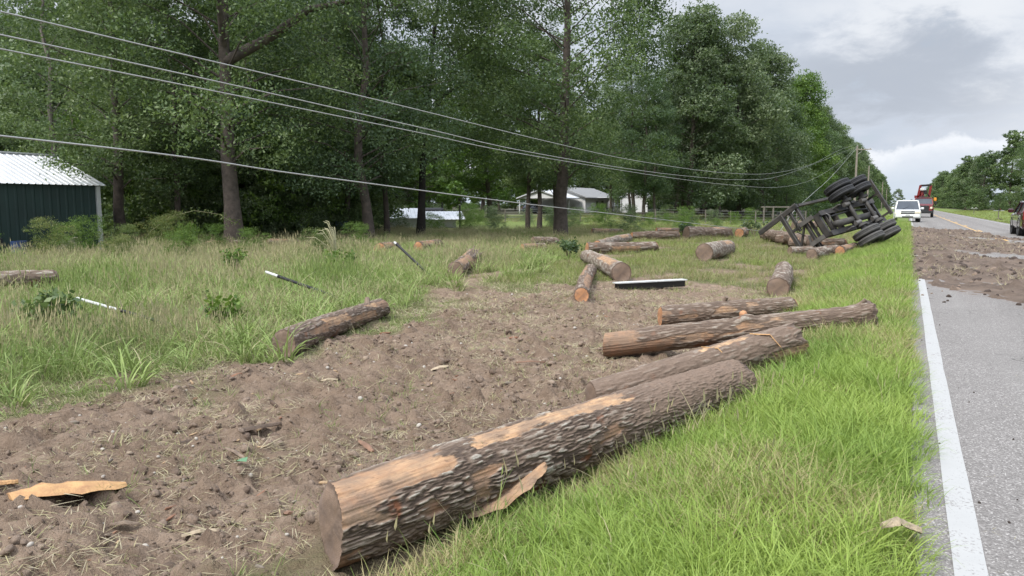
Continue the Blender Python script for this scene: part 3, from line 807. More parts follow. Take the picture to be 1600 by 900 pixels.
# -- thin trampled grass between log and verge, and tufts left on the bare earth
src_s = [blade_tuft('trampled_tuft', 16, .20, .0075, .07, .9, 1.0, 140 + i, seg=3, mat=M['field']) for i in range(4)]
xs, ys = [], []
for (x0, x1, y0, y1, dn) in [(-8.5, -.9, 1.6, 9, 75), (-9, -1.2, 9, 20, 38), (-12, -1.6, 20, 34, 16)]:
    x, y = rect(x0, x1, y0, y1, dn)
    s_ = soil(x, y); pt = ss(.48, .68, fbm(x * 1.9, y * 1.9, seed=131))
    k = (rng.uniform(size=len(x)) < (1 - s_) * .9 + (.46 + .25 * ss(4, 9, y)) * pt + .02 + .10 * ss(5, 10, y)) & free_of_logs(x, y)
    xs.append(x[k]); ys.append(y[k])
xs, ys = map(np.concatenate, (xs, ys))
put('trampled_grass', 'flattened half-dry grass around the bare earth', xs, ys, rng.uniform(.6, 1.2, len(xs)) * (1 - .35 * soil(xs, ys)), rng.uniform(0.2, .9, len(xs)),
    np.clip(.40 + (fbm(xs * 1.2, ys * 1.2, seed=133) - .5) * 1.2 + .18 * soil(xs, ys), 0, .95), src_s, tilt=.25, cat='grass')

x, y = rect(-2.3, -.7, 2.3, 8.2, 34)
dl = seg_dist(x, y, LOGS[0]['a'], LOGS[0]['b']); k = (dl > .2) & (dl < .62) & (x > np.interp(y, [2.8, 6.8], [-2.59, -1.28])) & (rng.uniform(size=len(x)) < ss(.35, .6, fbm(x * 3, y * 3, seed=139)) * ss(.65, .2, dl))
x, y = x[k], y[k]
put('seeding_grass', 'taller seeding grass stems against the side of the foreground log', x, y, rng.uniform(.8, 1.4, len(x)), rng.uniform(0, .7, len(x)), np.clip(rng.normal(.42, .22, len(x)), 0, .95), [blade_tuft('seeding_tuft', 9, .36, .006, .07, .22, .8, 150 + i, seg=4, mat=M['field'], head=True) for i in range(3)], cat='grass')

# -- long field grass, green and straw, left of the bare earth
src_f = [blade_tuft('field_tuft', 20, .62, .0095, .15, .30, 1.15, 160 + i, seg=4, mat=M['field'], head=True) for i in range(5)]
src_b = [blade_tuft('broad_tuft', 26, .62, .018, .12, .35, 1.7, 170 + i, seg=5, mat=M['field']) for i in range(4)]


def field_edge(y): return np.interp(y, [0, 2, 3, 5, 8, 12, 16, 20, 26, 34, 40], [-9.4, -7.6, -7.0, -6.7, -7.6, -8.4, -9.0, -9.6, -10.5, -11.5, -12.5])


xs, ys, sc = [], [], []
for (x0, x1, y0, y1, dn, q) in [(-18, -6.3, 1.5, 10, 26, .85), (-24, -6.8, 10, 20, 17, .95), (-34, -9, 20, 42, 9, .75)]:
    x, y = rect(x0, x1, y0, y1, dn)
    n = fbm(x * .8, y * .8, seed=151) - .5
    k = (x < field_edge(y) + n * 1.6) & (rng.uniform(size=len(x)) < 1.05 - .95 * soil(x, y)) & free_of_logs(x, y, 1.3) & in_view(x, y)
    x, y = x[k], y[k]; xs.append(x); ys.append(y)
    sc.append(q * rng.uniform(.55, 1.1, len(x)) * (.15 + 1.5 * fbm(x * .8, y * .8, seed=153)) * (.45 + .55 * ss(0, 1.6, field_edge(y) - x)))
xs, ys, sc = map(np.concatenate, (xs, ys, sc))
tone = np.clip((fbm(xs * .5, ys * .5, seed=155) - .5) * 2 + .5, 0, 1)
dry = np.clip(.47 + (fbm(xs * .45, ys * .45, seed=157, oct=3) - .5) * 2.2, 0, .95)
put('field_grass', 'long mixed green and straw-coloured field grass', xs, ys, sc, tone, dry, src_f, cat='grass')
x, y = rect(-20, -5.5, 1.5, 24, 16)
n = fbm(x * .35, y * .35, seed=161, oct=2)
k = (n > .44) & (x < field_edge(y) + .5 + (fbm(x, y, seed=163) - .5) * 1.5) & free_of_logs(x, y, 1.6) & in_view(x, y) & (soil(x, y) < .6)
x, y = x[k], y[k]
put('broad_leaved_grass', 'arching broad-bladed bright green grass in clumps', x, y, rng.uniform(.5, 1.15, len(x)), rng.uniform(.5, 1, len(x)), np.clip(rng.normal(.15, .12, len(x)), 0, .6), src_b, cat='grass')

# -- shorter patchy grass in the middle distance and mown lawn further off
src_l = [blade_tuft('short_tuft', 26, .20, .010, .16, .35, .9, 180 + i, seg=2, mat=M['lawn']) for i in range(4)]
xs, ys, sc = [], [], []
for (x0, x1, y0, y1, dn, q) in [(-11, -1.7, 15, 24, 26, 1.0), (-15, -2, 24, 36, 13, 1.25), (-24, -2, 36, 60, 5.0, 1.5), (-40, -4, 60, 95, 1.6, 2.0)]:
    x, y = rect(x0, x1, y0, y1, dn)
    k = (rng.uniform(size=len(x)) < 1.02 - soil(x, y)) & free_of_logs(x, y, 1.0)
    k &= rng.uniform(size=len(x)) < .35 + ss(.38, .55, fbm(x * .6, y * .6, seed=181))
    x, y = x[k], y[k]; xs.append(x); ys.append(y); sc.append(q * rng.uniform(.6, 1.15, len(x)))
xs, ys, sc = map(np.concatenate, (xs, ys, sc))
put('short_grass', 'short patchy grass among the scattered logs', xs, ys, sc, rng.uniform(.3, 1, len(xs)), np.clip(.44 + (fbm(xs * .5, ys * .5, seed=183) - .5) * 1.3, 0, .9), src_l, cat='grass')
x, y = rect(7.25, 22, 60, 240, .9)
put('far_verge_grass', 'mown grass strip on the far side of the road', x, y, rng.uniform(1.2, 2.2, len(x)), rng.uniform(.4, 1, len(x)), np.clip(rng.normal(.2, .1, len(x)), 0, .6), src_l[:2] and [blade_tuft('mown_tuft', 22, .14, .02, .25, .4, .9, 191, seg=2, mat=M['lawn'])], cat='grass')

# -- litter on the bare earth: straw, clods, stones
src_w = [blade_tuft('straw_bits', 10, .14, .0060, .13, 1.42, .35, 200 + i, seg=2, flat=.7, mat=M['straw']) for i in range(5)]
x, y = rect(-9, -1.4, 1.5, 18, 220)
n = fbm(x * 2.4, y * 2.4, seed=201)
k = (rng.uniform(size=len(x)) < (.06 + 1.4 * ss(.46, .66, n))) & free_of_logs(x, y, 1.0) & (y < 12 + rng.uniform(0, 7, len(x))) & in_view(x, y)
x, y = x[k], y[k]
put('straw_litter', 'dry straw bits strewn over the churned earth', x, y, rng.uniform(.5, 1.3, len(x)) * (1 + .7 * ss(6, 13, y)), rng.uniform(0, 1, len(x)), rng.uniform(0.1, .9, len(x)), src_w, tilt=.1, cat='straw', sink=-.012)
x, y = rect(.2, 6.6, 15, 45, 9); k = (mudmask(x, y) > .3) & (fbm(x * 1.1, y * 1.1, seed=205) > .5); x, y = x[k], y[k]
pts = np.stack([x, y, 0 * x + .05], 1); N = len(x)
scatter('straw_on_road', 'torn grass lying in the mud on the road', pts, np.stack([0 * x, 0 * x, rng.uniform(0, 6.28, N)], 1), rng.uniform(.7, 2.0, N), rng.uniform(0, 1, N), rng.uniform(.2, .9, N), [blade_tuft('torn_grass', 12, .18, .006, .15, 1.3, .4, 209 + i, seg=2, flat=.5, mat=M['straw']) for i in range(3)], 'straw')

M['clod'] = simple('clod_earth', (0.275, 0.202, 0.150), .97, var=.45, scale=3, bumpy=.8)
M['clod_damp'] = simple('clod_earth_damp', (0.165, 0.115, 0.083), .97, var=.4, scale=3, bumpy=.8)
M['clod_dry'] = simple('clod_earth_dry', (0.33, 0.25, 0.185), .97, var=.3, scale=3, bumpy=.8)
M['clod_dark'] = simple('clod_earth_dark', (0.075, 0.054, 0.044), .97, var=.4, scale=3, bumpy=.8)
M['stone'] = simple('pale_stone', (0.42, 0.38, 0.33), .85, var=.3, scale=4)
clods = [clod_ob('clod', s, M['clod'], rough=.75, flat=.6) for s in (1, 2, 3, 4, 5, 6)] + [clod_ob('damp_clod', s, M['clod_damp'], rough=.75, flat=.6) for s in (7, 8)] + [clod_ob('dry_clod', 9, M['clod_dry'], rough=.7, flat=.6)]
x, y = rect(-8.5, -1.6, 1.5, 16, 640)
k = (rng.uniform(size=len(x)) < soil(x, y) * (.25 + .9 * ss(.4, .65, fbm(x * 1.7, y * 1.7, seed=211)))) & free_of_logs(x, y, 1.05) & (y < 6 + rng.exponential(4.5, len(x))) & in_view(x, y)
x, y = x[k], y[k]
s_ = np.clip(rng.lognormal(-4.25, .58, len(x)) * (1 + .06 * y), .006, .085)
put('soil_clods', 'crumbs and clods of brown earth', x, y, s_, 0 * x, 0 * x, clods, tilt=.5, cat='soil', sink=.003)
x, y = rect(-8, -1.8, 1.5, 14, 6); k = (soil(x, y) > .6) & free_of_logs(x, y, 1.1); x, y = x[k], y[k]
put('pebbles', 'pale pebbles on the bare earth', x, y, np.clip(rng.lognormal(-3.9, .4, len(x)), .01, .06), 0 * x, 0 * x, [clod_ob('pebble', 11, M['stone'], .2), clod_ob('pebble', 12, M['stone'], .25)], tilt=.5, cat='stones', sink=-.004)
def shard(name, seed, mat):
    o = clod_ob(name, seed, mat, rough=.6, flat=.22); o.data.transform(Matrix.Diagonal((1.0, .28, 1, 1))); return o


x, y = rect(-8, -1.6, 1.5, 13, 14); k = (soil(x, y) > .5) & free_of_logs(x, y, 1.1) & (rng.uniform(size=len(x)) < .25 + ss(.5, .65, fbm(x * 1.3, y * 1.3, seed=219))); x, y = x[k], y[k]
put('bark_bits', 'slivers of bark and wood scattered over the churned earth', x, y, np.clip(rng.lognormal(-2.75, .45, len(x)), .03, .16), 0 * x, 0 * x, [shard('bark_sliver', 61, simple('sliver_brown', (.10, .065, .045), .9, var=.4)), shard('wood_sliver', 62, simple('sliver_tan', (.42, .29, .17), .9, var=.4)), shard('red_sliver', 63, simple('sliver_red', (.24, .12, .07), .9, var=.4)), shard('bark_sliver_grey', 64, simple('sliver_grey', (.20, .165, .13), .9, var=.4))], tilt=.25, cat='debris')
x, y = rect(.15, 6.8, 11.5, 56, 22)
mm = mudmask(x, y); k = rng.uniform(size=len(x)) < np.clip(mm * 1.4, 0.0, 1) + .10 * ss(2.5, 0, np.abs(y - 13.8)); x, y = x[k], y[k]
N = len(x); pts = np.stack([x, y, np.where(mudmask(x, y) > .3, .02, .004) + 0 * x], 1)
scatter('road_clods', 'dark clods of earth on the paving', pts, rng.uniform(0, 6, (N, 3)), np.clip(rng.lognormal(-3.1, .6, N), .015, .22), 0 * x, 0 * x, [clod_ob('road_clod', s, M['clod_dark']) for s in (21, 22, 23)] + [clod_ob('road_clod_brown', 24, M['clod'])], 'soil')
x, y = rect(.15, 3, 1.8, 13, 2.2); N = len(x)
scatter('road_crumbs', 'tiny crumbs of earth on the paving', np.stack([x, y, 0 * x + .004], 1), rng.uniform(0, 6, (N, 3)), np.clip(rng.lognormal(-4.6, .5, N), .004, .03), 0 * x, 0 * x, [clod_ob('road_crumb', 31, M['clod_dark'])], 'soil')
x = np.concatenate([rng.uniform(.12, .5, 60), rng.uniform(.2, 1.6, 30)]); y = rng.uniform(2, 9, 90)
scatter('grass_bits_on_road', 'cut grass bits on the paving by the white line', np.stack([x, y, 0 * x + .008], 1), np.stack([0 * x, 0 * x, rng.uniform(0, 6.28, 90)], 1), rng.uniform(.2, .5, 90), rng.uniform(0, 1, 90), rng.uniform(.2, .7, 90), [blade_tuft('cut_bit', 2, .13, .006, .04, 1.5, .2, 221, seg=2, flat=.95, mat=M['straw'])], 'straw')
exec_part2 = True

# ------------------------------------------------------------------ logs
def build_log(L):
    (x0, y0), (x1, y1) = L['a'], L['b']; r0, r1 = L['r']
    z0 = Z(x0, y0) + r0 * .93 + L['lift'][0]; z1 = Z(x1, y1) + r1 * .93 + L['lift'][1]
    A = Vector((x0, y0, z0)); B = Vector((x1, y1, z1)); D = B - A; Ln = D.length
    ex = D.normalized(); ey = Vector((0, 0, 1)).cross(ex).normalized(); ez = ex.cross(ey)
    root = empty('log', A, 0, L['label'], 'log', 'logs spilled from the trailer')
    root.rotation_mode = 'QUATERNION'; root.rotation_quaternion = Matrix((ex, ey, ez)).transposed().to_quaternion()
    # local frame: X along the log, Y to the left of travel, Z up. theta 0 = +Y, pi/2 = up
    res = L['res']; seed = int(abs(x0 * 131 + y0 * 17)) % 9973
    nt_ = (64, 150, 320)[res]; ns = (70, 220, 620)[res]
    s = np.linspace(0, 1, ns); th = np.linspace(0, 2 * np.pi, nt_, endpoint=False)
    S, T = np.meshgrid(s, th, indexing='ij'); X = S * Ln
    rr = r0 + (r1 - r0) * S
    ct, st = np.cos(T), np.sin(T); style = L['style']
    # bark plates: stretched cells broken along the length
    fx = {2: 17.0, 1: 12.0, 0: 6.0}[res]
    k = max(rr.mean(), .1) * (96 if res == 2 else 62) if res else 5.5
    warp = (fbm(X * 4, ct * 3, st * 3, seed=seed, oct=2) - .5) * 1.4
    a = fbm(X * fx * .55 + warp * .5, ct * k * .55 + warp, st * k * .55, seed=seed + 1, oct=3, gain=.55)
    rid = 1 - np.abs(a - .5) * 5.5
    rid = np.clip(1 - np.clip(rid, 0, 1) * 1.15, 0, 1) * (0.55 + .6 * fbm(X * 14, ct * k, st * k, seed=seed + 2, oct=3))
    rid = np.clip(rid, 0, 1)
    bigw = (fbm(X * .9, ct * .8, st * .8, seed=seed + 3, oct=2) - .5) * .16 + (fbm(X * 3, ct * 1.6, st * 1.6, seed=seed + 4, oct=2) - .5) * .07
    edge = (fbm(X * 2.0, T * 2.2, seed=seed + 5, oct=4) - .5)
    edgef = (fbm(X * 14, T * 9, seed=seed + 6, oct=3) - .5)
    bare = np.zeros_like(S); wood = np.zeros_like(S) + .35; mud = np.zeros_like(S)

    def patch(s0, s1, t0, wt, tone=.4, ns_=.10, soft=.03, amp=1.0):
        """bark torn off between s0..s1 around angle t0 (half width wt radians)"""
        if style != 'hero': t0 = math.pi - t0
        dt = np.abs((T - t0 + np.pi) % (2 * np.pi) - np.pi)
        m = np.minimum(np.minimum(S - s0, s1 - S) * Ln / .25, (wt - dt) / .35)
        m = m + edge * 2.0 * amp + edgef * .7
        p = ss(0, soft * 6, m)
        bare[:] = np.maximum(bare, p); wood[:] = np.where(p > .02, tone + (fbm(X * 3, T * 3, seed=seed + 9) - .5) * .5, wood)

    up = math.pi / 2
    if style == 'hero':
        # the side the camera sees faces -Y local (theta ~ -pi/2 .. 0 mirrored); top is pi/2
        patch(-.2, .175, up + .18, .58, .55, amp=1.1); patch(-.2, .065, up + .95, .45, .35, amp=.8); patch(.235, .60, up + .10, .36, .80, amp=.7)
        patch(.195, .245, math.pi - .12, .42, .10, amp=.6); patch(.215, .325, math.pi + .42, .30, .62, amp=.4); patch(-.1, .035, math.pi + .75, .45, .08, amp=.5)
        patch(.115, .135, math.pi + .1, .5, .0, amp=.8); patch(.50, .53, math.pi - .3, .16, .15, amp=.6)
        mud = ss(.45, .72, S + edge * .35) * ss(-.5, .6, np.sin(T) + edge) * .9 + ss(.55, .62, fbm(X * 1.6, ct * 2, st * 2, seed=seed + 12)) * .35
    elif style == 'mudded':
        patch(.50, .76, up + .05, .30, 1.0, amp=.5); patch(.80, 1.2, -.55, .55, .9, amp=.6)
        mud = .65 + .3 * (edge * 2)
    elif style == 'peeledend':
        patch(-.2, .115, up + .2, 2.0, .25, amp=.6); patch(-.2, .24, -.45, .55, .12, amp=.8); patch(.30, .52, .0, .16, .35); patch(.49, .56, .55, .3, .45, amp=.5); patch(.60, .66, .9, .25, .8, amp=.5)
        mud = .30 + edge * .5
    elif style == 'brown':
        patch(.0, .04, up, 3.2, .3); patch(.38, .50, .5, .35, .6); patch(.1, .25, .0, .15, .3); patch(.62, .68, .8, .2, .7)
        mud = .4 + edge * .6
    elif style == 'redpatch':
        patch(.30, .52, .65, .33, .75); patch(.10, .28, .3, .30, .3); patch(.55, .8, .1, .28, .3); patch(.72, .86, .9, .35, .9); patch(.86, 1.1, .5, .5, .2)
        mud = .25 + edge * .6
    elif style == 'redbrown':
        patch(.05, .55, .9, .55, .3); patch(.5, .95, 2.2, .5, .45); patch(.3, .8, 0., .35, .2)
        mud = .2 + edge * .5
    elif style == 'greyorange':
        patch(.30, .72, -.15, .45, .55, amp=.5); mud = .05 + edge * .4
    elif style == 'pale':
        patch(.1, .5, 2.0, .5, .8); patch(.6, .9, 1.0, .5, .7)
        mud = np.clip(.25 + edge * .5, 0, 1) * .3
    elif style == 'dark':
        mud = .35 + edge * .7
        patch(.6, .8, 1.2, .3, .6)
    else:
        mud = .12 + edge * .4
    mud = np.clip(mud, 0, 1)
    if style == 'pale': rid = np.clip(rid * .8 + .45, 0, 1)
    if style in ('grey', 'greyorange'): rid = np.clip(rid * .9 + .15, 0, 1)
    depth = {2: .017, 1: .015, 0: .018}[res]
    rad = rr * (1 + bigw) + (rid - .4) * depth * (1 - bare) * (1 - .55 * mud) - bare * depth * .55
    rad += bare * (fbm(X * 3, ct * 14, st * 14, seed=seed + 14, oct=3) - .5) * .014
    if style in ('hero', 'mudded'):
        rad += mud * (fbm(X * 12, ct * 4, st * 4, seed=seed + 15, oct=3) - .5) * .022
    if style == 'peeledend':      # knot, and a flared broken far end
        rad += .075 * np.exp(-(((S - .53) * Ln / .10) ** 2 + ((T - 2.0) / .35) ** 2)) - .03 * np.exp(-(((S - .53) * Ln / .045) ** 2 + ((T - 2.0) / .16) ** 2))
        rad += .05 * ss(.90, 1.0, S) * (.5 + fbm(T * 2, S, seed=4))
    if style == 'dark': rad += .10 * (fbm(T * 1.6, X * 2, seed=seed) - .5)
    # ends: slightly ragged, a saw cut that is not quite square
    off = np.zeros_like(S)
    cutA = (np.sin(T + 1.1) * .05 + edgef * .015) * r0 / .2
    cutB = (np.sin(T + 2.6) * .12 + edge * (.35 if style in ('mudded', 'dark', 'peeledend') else .08) + edgef * .05) * r1 / .2
    off += cutA * np.exp(-S * Ln / .15) + cutB * np.exp(-(1 - S) * Ln / .15)
    bend = np.sin(S * math.pi) * .03 * Ln / 4
    Xl = X + off; Yl = rad * ct + bend * math.cos(seed); Zl = rad * st + bend * .6 * math.sin(seed)
    V = np.stack([Xl, Yl, Zl], -1).reshape(-1, 3)
    i = np.arange(ns - 1)[:, None] * nt_; j = np.arange(nt_)[None, :]; j2 = (j + 1) % nt_
    F = np.stack([(i + j), (i + nt_ + j), (i + nt_ + j2), (i + j2)], -1).reshape(-1, 4)
    np_mesh('bark', V, F, M['log'], root, smooth_=True, attrs={'bare': bare.ravel(), 'ridge': rid.ravel(), 'mud': mud.ravel(), 'wood': np.clip(wood, 0, 1).ravel()})
    cm = {'brown': M['cut_brown'], 'orange': M['cut_orange'], 'dark': M['cut_brown']}[L['cut']]
    for e, (ring, sgn) in enumerate(((0, -1), (ns - 1, 1))):
        P = V.reshape(ns, nt_, 3)[ring]; c = P.mean(0)
        nr = (4, 9, 22)[res]; rings = []; ra = []
        for q in range(nr):
            f = 1 - q / nr
            p = c + (P - c) * f
            rough_ = (.03 if (sgn > 0 and style in ('mudded', 'dark', 'peeledend', 'hero')) else .006)
            p[:, 0] = c[0] + (P[:, 0] - c[0]) * f ** 6
            p[:, 0] += rough_ * (fbm(p[:, 1] * 16, p[:, 2] * 16, seed=seed + e, oct=4) - .5) * (1 if q else 0) * 2 - sgn * (.004 if q else 0)
            rings.append(p); ra.append(np.full(nt_, f))
        rings.append(c[None]); ra.append([0.0])
        VV = np.concatenate(rings); RA = np.concatenate(ra)
        i = np.arange(nr - 1)[:, None] * nt_
        FF = np.stack([(i + j), (i + j2), (i + nt_ + j2), (i + nt_ + j)], -1).reshape(-1, 4)
        if sgn > 0: FF = FF[:, ::-1]
        cen = len(VV) - 1; b0 = (nr - 1) * nt_
        fs = [tuple(f) for f in FF] + [((b0 + q, b0 + (q + 1) % nt_, cen) if sgn < 0 else (b0 + (q + 1) % nt_, b0 + q, cen)) for q in range(nt_)]
        np_mesh('cut_end', VV, fs, cm, root, smooth_=True, attrs={'rad': RA})
    return root, Ln


def splinter(name, mat, parent, pts, wd, th, seed, n=14, attrs=None):
    """a torn slab following pts (local), half width wd, thickness th, ragged outline"""
    r = np.random.default_rng(seed); pts = [Vector(p) for p in pts]
    V = []; m = n
    segs = []
    for i in range(m + 1):
        t = i / m * (len(pts) - 1); a = int(min(t, len(pts) - 2)); f = t - a
        segs.append(pts[a].lerp(pts[a + 1], f))
    prof = [0.25 + .75 * math.sin(math.pi * min(1, max(0.04, i / m))) ** .5 * r.uniform(.72, 1.1) for i in range(m + 1)]
    for i, p in enumerate(segs):
        d = (segs[min(i + 1, m)] - segs[max(i - 1, 0)]).normalized(); sd = d.cross(Vector((0, 0, 1))).normalized()
        wv = wd * prof[i]; z = r.uniform(-.12, .12) * th
        for (q, h) in ((-1, 0), (-.5, th * .8), (0, th), (.5, th * .8), (1, 0.1 * th), (0, -th * .5)):
            V.append(p + sd * q * wv * r.uniform(.9, 1.08) + Vector((0, 0, h + z)))
    F = [(i * 6 + k, i * 6 + (k + 1) % 6, (i + 1) * 6 + (k + 1) % 6, (i + 1) * 6 + k) for i in range(m) for k in range(6)]
    F += [tuple(range(5, -1, -1)), tuple(m * 6 + k for k in range(6))]
    nv = len(V)
    return np_mesh(name, np.array([tuple(v) for v in V]), F, mat, parent, attrs={'bare': np.ones(nv), 'ridge': np.ones(nv) * .5, 'mud': np.zeros(nv), 'wood': np.full(nv, attrs if attrs is not None else .8)})


M['bark_slab'] = simple('bark_slab', (0.12, 0.085, 0.062), .95, var=.5, scale=9, bumpy=.9)
M['orange_wood'] = simple('torn_wood', (0.50, 0.30, 0.13), .85, col2=(0.34, 0.18, 0.085), scale=9, bumpy=.7)
M['stick'] = simple('stick', (0.23, 0.17, 0.125), .9, var=.4, scale=14, bumpy=.5)
M['green_leaf'] = simple('green_leaf', (0.10, 0.22, 0.11), .5, var=.3, scale=9)
roots = []
for L in LOGS: roots.append(build_log(L)[0])
# torn slab on the big log, strip on the muddy log, ragged root on the far end of one log
splinter('torn_splinter', M['log'], roots[0], [(.76, -.155, -.15), (.93, -.230, -.11), (1.13, -.240, -.04), (1.32, -.238, .02)], .085, .03, 5, attrs=.6)
splinter('bark_slab', M['bark_slab'], roots[0], [(.35, .20, .10), (.7, .21, .12), (1.05, .20, .10)], .05, .02, 8, attrs=.1)
splinter('torn_strip', M['orange_wood'], roots[1], [(1.9, .02, .19), (2.05, -.10, .17), (2.10, -.19, .04)], .014, .008, 9)
splinter('torn_strip', M['orange_wood'], roots[1], [(1.35, .10, .165), (1.42, -.06, .165), (1.45, -.12, .10)], .010, .006, 10)
mb = MB()
mb.lathe([(0, .045), (.028, .05), (.045, .035), (.05, 0), (.06, -.05)], (1.75, .06, .165), (-.2, -.35, .8), 12)
mb.build('knot', M['cut_orange'], roots[2], True)
for q in range(26):
    rr_ = random.Random(q); a = rr_.uniform(0, 6.28); e = 3.55
    MB().tube([(e - .1, .16 * math.cos(a), .16 * math.sin(a)), (e + .15, .22 * math.cos(a), .2 * math.sin(a) + .03), (e + rr_.uniform(.2, .5), .27 * math.cos(a) + rr_.uniform(-.1, .1), .24 * math.sin(a) + rr_.uniform(-.05, .1))], [.035, .02, .006], 5).build('root', M['stick'], roots[25])
for (ri, p0, p1, rd) in ((3, (1.1, .02, .15), (1.12, -.04, .24), .03), (22, (2.6, 0, .12), (2.66, .02, .22), .035), (15, (3.2, 0, .25), (3.3, .05, .42), .05), (2, (3.1, .0, .11), (3.2, -.05, .20), .022)):
    MB().tube([p0, p1], [rd * 1.4, rd], 8).build('branch_stub', M['stick'], roots[ri])

# loose pieces
def loose(name, label, cat, fn, group=None):
    o = fn(); tag(o, label, cat, group); return o


def slab(name, pts, wd, th, seed, mat, tone=.8):
    za, zb_ = float(Zf(*pts[0][:2])), float(Zf(*pts[-1][:2])); P = [(x, y, za + (zb_ - za) * q / (len(pts) - 1) + h) for q, (x, y, h) in enumerate(pts)]
    return splinter(name, mat, None, P, wd, th, seed, attrs=tone)


loose('wood_slab', 'large yellow-orange torn slab of wood in the foreground soil', 'wood slab', lambda: slab('wood_slab', [(-4.52, 2.27, .01), (-4.47, 2.45, .045), (-4.41, 2.65, .05), (-4.36, 2.88, .03)], .145, .022, 21, M['orange_wood']))
loose('wood_chip', 'small orange chip of wood beyond the narrow end of the large slab', 'wood chip', lambda: slab('wood_chip', [(-4.95, 2.22, .03), (-4.86, 2.34, .04), (-4.80, 2.47, .03)], .035, .02, 22, M['orange_wood']))
loose('bark_strip', 'rough grey-brown strip of bark flat on the churned earth', 'bark strip', lambda: slab('bark_strip', [(-4.78, 3.62, .03), (-4.65, 3.9, .04), (-4.46, 4.33, .03)], .045, .02, 23, M['bark_slab']))
loose('frayed_bark', 'pale frayed clump of bark fibre on the pavement edge', 'bark clump', lambda: slab('frayed_bark', [(-.03, 3.40, .12), (.03, 3.44, .135), (.12, 3.47, .09)], .035, .02, 24, simple('bark_fibre', (.50, .40, .27), .9, var=.45, scale=30, bumpy=1)))
chips = [(-3.45, 4.25, .3, .03, 'reddish wood flake beside the rim of the log'), (-5.2, 5.6, .18, .03, 'flat pale chip on bare earth below the reddish log'), (-4.1, 3.62, .25, .018, 'crooked twig near the green leaf'), (-3.9, 7.4, .35, .03, 'split shard near the middle of the bare earth'), (-4.6, 6.7, .2, .05, 'round brown lump of bark in the middle of the bare earth'), (-5.9, 4.4, .14, .03, 'torn pale leaf-like chip by the edge of the grass'), (-3.1, 3.05, .2, .03, 'red splinter close to the sawn face of the huge log'), (-3.6, 2.7, .2, .025, 'curled red bark flake in the foreground'), (-3.95, 2.5, .16, .02, 'thin tan bark flake in the foreground')]
for q, (x, y, L_, wd, lab) in enumerate(chips):
    a = random.Random(q).uniform(0, 3.1)
    tag(slab('wood_flake', [(x, y, .02), (x + math.cos(a) * L_ * .5, y + math.sin(a) * L_ * .5, .035), (x + math.cos(a) * L_, y + math.sin(a) * L_, .02)], wd, .012, 40 + q, M['stick'] if q % 3 == 2 else simple('flake_%d' % q, ((.22, .125, .08), (.40, .32, .22), (.27, .18, .12))[q % 3], .9, var=.4, scale=12)), lab, 'wood chip')
mb = MB(); c = (-4.01, 3.51); z = float(Zf(*c)) + .03
mb.add([(c[0] - .05, c[1] - .02, z), (c[0] - .01, c[1] - .035, z + .02), (c[0] + .05, c[1], z + .012), (c[0] + .02, c[1] + .04, z + .03), (c[0] - .03, c[1] + .03, z + .015), (c[0], c[1], z + .005)], [(0, 1, 5), (1, 2, 5), (2, 3, 5), (3, 4, 5), (4, 0, 5)])
tag(mb.build('fallen_leaf', M['green_leaf']), 'single blue-green leaf lying on bare earth', 'leaf')

# dark beam (stake of the trailer) and three white-tipped poles
M['black_steel'] = simple('black_steel', (.028, .027, .027), .5, .4, var=.4, scale=5, bumpy=.2)
M['white_coat'] = simple('white_coat', (.62, .63, .62), .5, 0, var=.25, scale=8)
r_ = empty('steel_beam', (-5.43, 14.95, 0), 0, 'dark flat steel beam with pale top flange lying on bare earth', 'beam')
d = Vector((1.06, 1.42, 0)); zb = Z(-5, 15.4)
MB().bar((0, 0, zb + .09), (1.06, 1.36, zb + .09), .16, .13).build('web', M['black_steel'], r_)
MB().bar((-.03, -.04, zb + .172), (1.09, 1.40, zb + .172), .20, .022).build('flange', M['white_coat'], r_)


def pole3(a, b, split, rad, label):
    r_ = empty('marker_pole', a, 0, label, 'pole', 'white tipped poles thrown into the grass')
    A = Vector((0, 0, 0)); B = Vector(b) - Vector(a); S_ = B * split
    MB().tube([A, S_], rad, 10).build('white_tip', M['white_coat'], r_)
    MB().tube([S_, S_ * .3 + B * .7, B], [rad * 1.12, rad * 1.12, rad * 1.0], 10).build('black_shaft', M['black_steel'], r_)
    MB().lathe([(0, -.01), (rad * 1.35, -.01), (rad * 1.35, .03), (0, .03)], S_, B, 10).build('collar', M['black_steel'], r_)


pole3((-11.3, 6.86, .02), (-8.95, 6.78, -.22), .45, .022, 'pole with long white section lying in grass nearest the green shed')
pole3((-11.0, 10.42, .16), (-8.95, 10.05, -.16), .2, .026, 'black pole with short white tip behind the mid-sized reddish log')
pole3((-11.5, 15.2, .52), (-10.05, 14.65, -.22), .07, .028, 'black pole standing steeply out of the grass near the frayed log')

# ------------------------------------------------------------------ trees
def tube_np(pts, rads, n):
    pts = np.asarray(pts, float); m = len(pts)
    d = np.gradient(pts, axis=0); d /= np.linalg.norm(d, axis=1)[:, None] + 1e-9
    u = np.where(np.abs(d[:, 2:3]) > .9, [[1., 0, 0]], [[0, 0, 1.]])
    a = np.cross(d, u); a /= np.linalg.norm(a, axis=1)[:, None]; b = np.cross(a, d)
    t = np.linspace(0, 2 * np.pi, n, endpoint=False)
    V = pts[:, None] + (a[:, None] * np.cos(t)[None, :, None] + b[:, None] * np.sin(t)[None, :, None]) * np.asarray(rads)[:, None, None]
    i = np.arange(m - 1)[:, None] * n; j = np.arange(n)[None]; j2 = (j + 1) % n
    F = np.stack([i + j, i + j2, i + n + j2, i + n + j], -1).reshape(-1, 4)
    return V.reshape(-1, 3), F


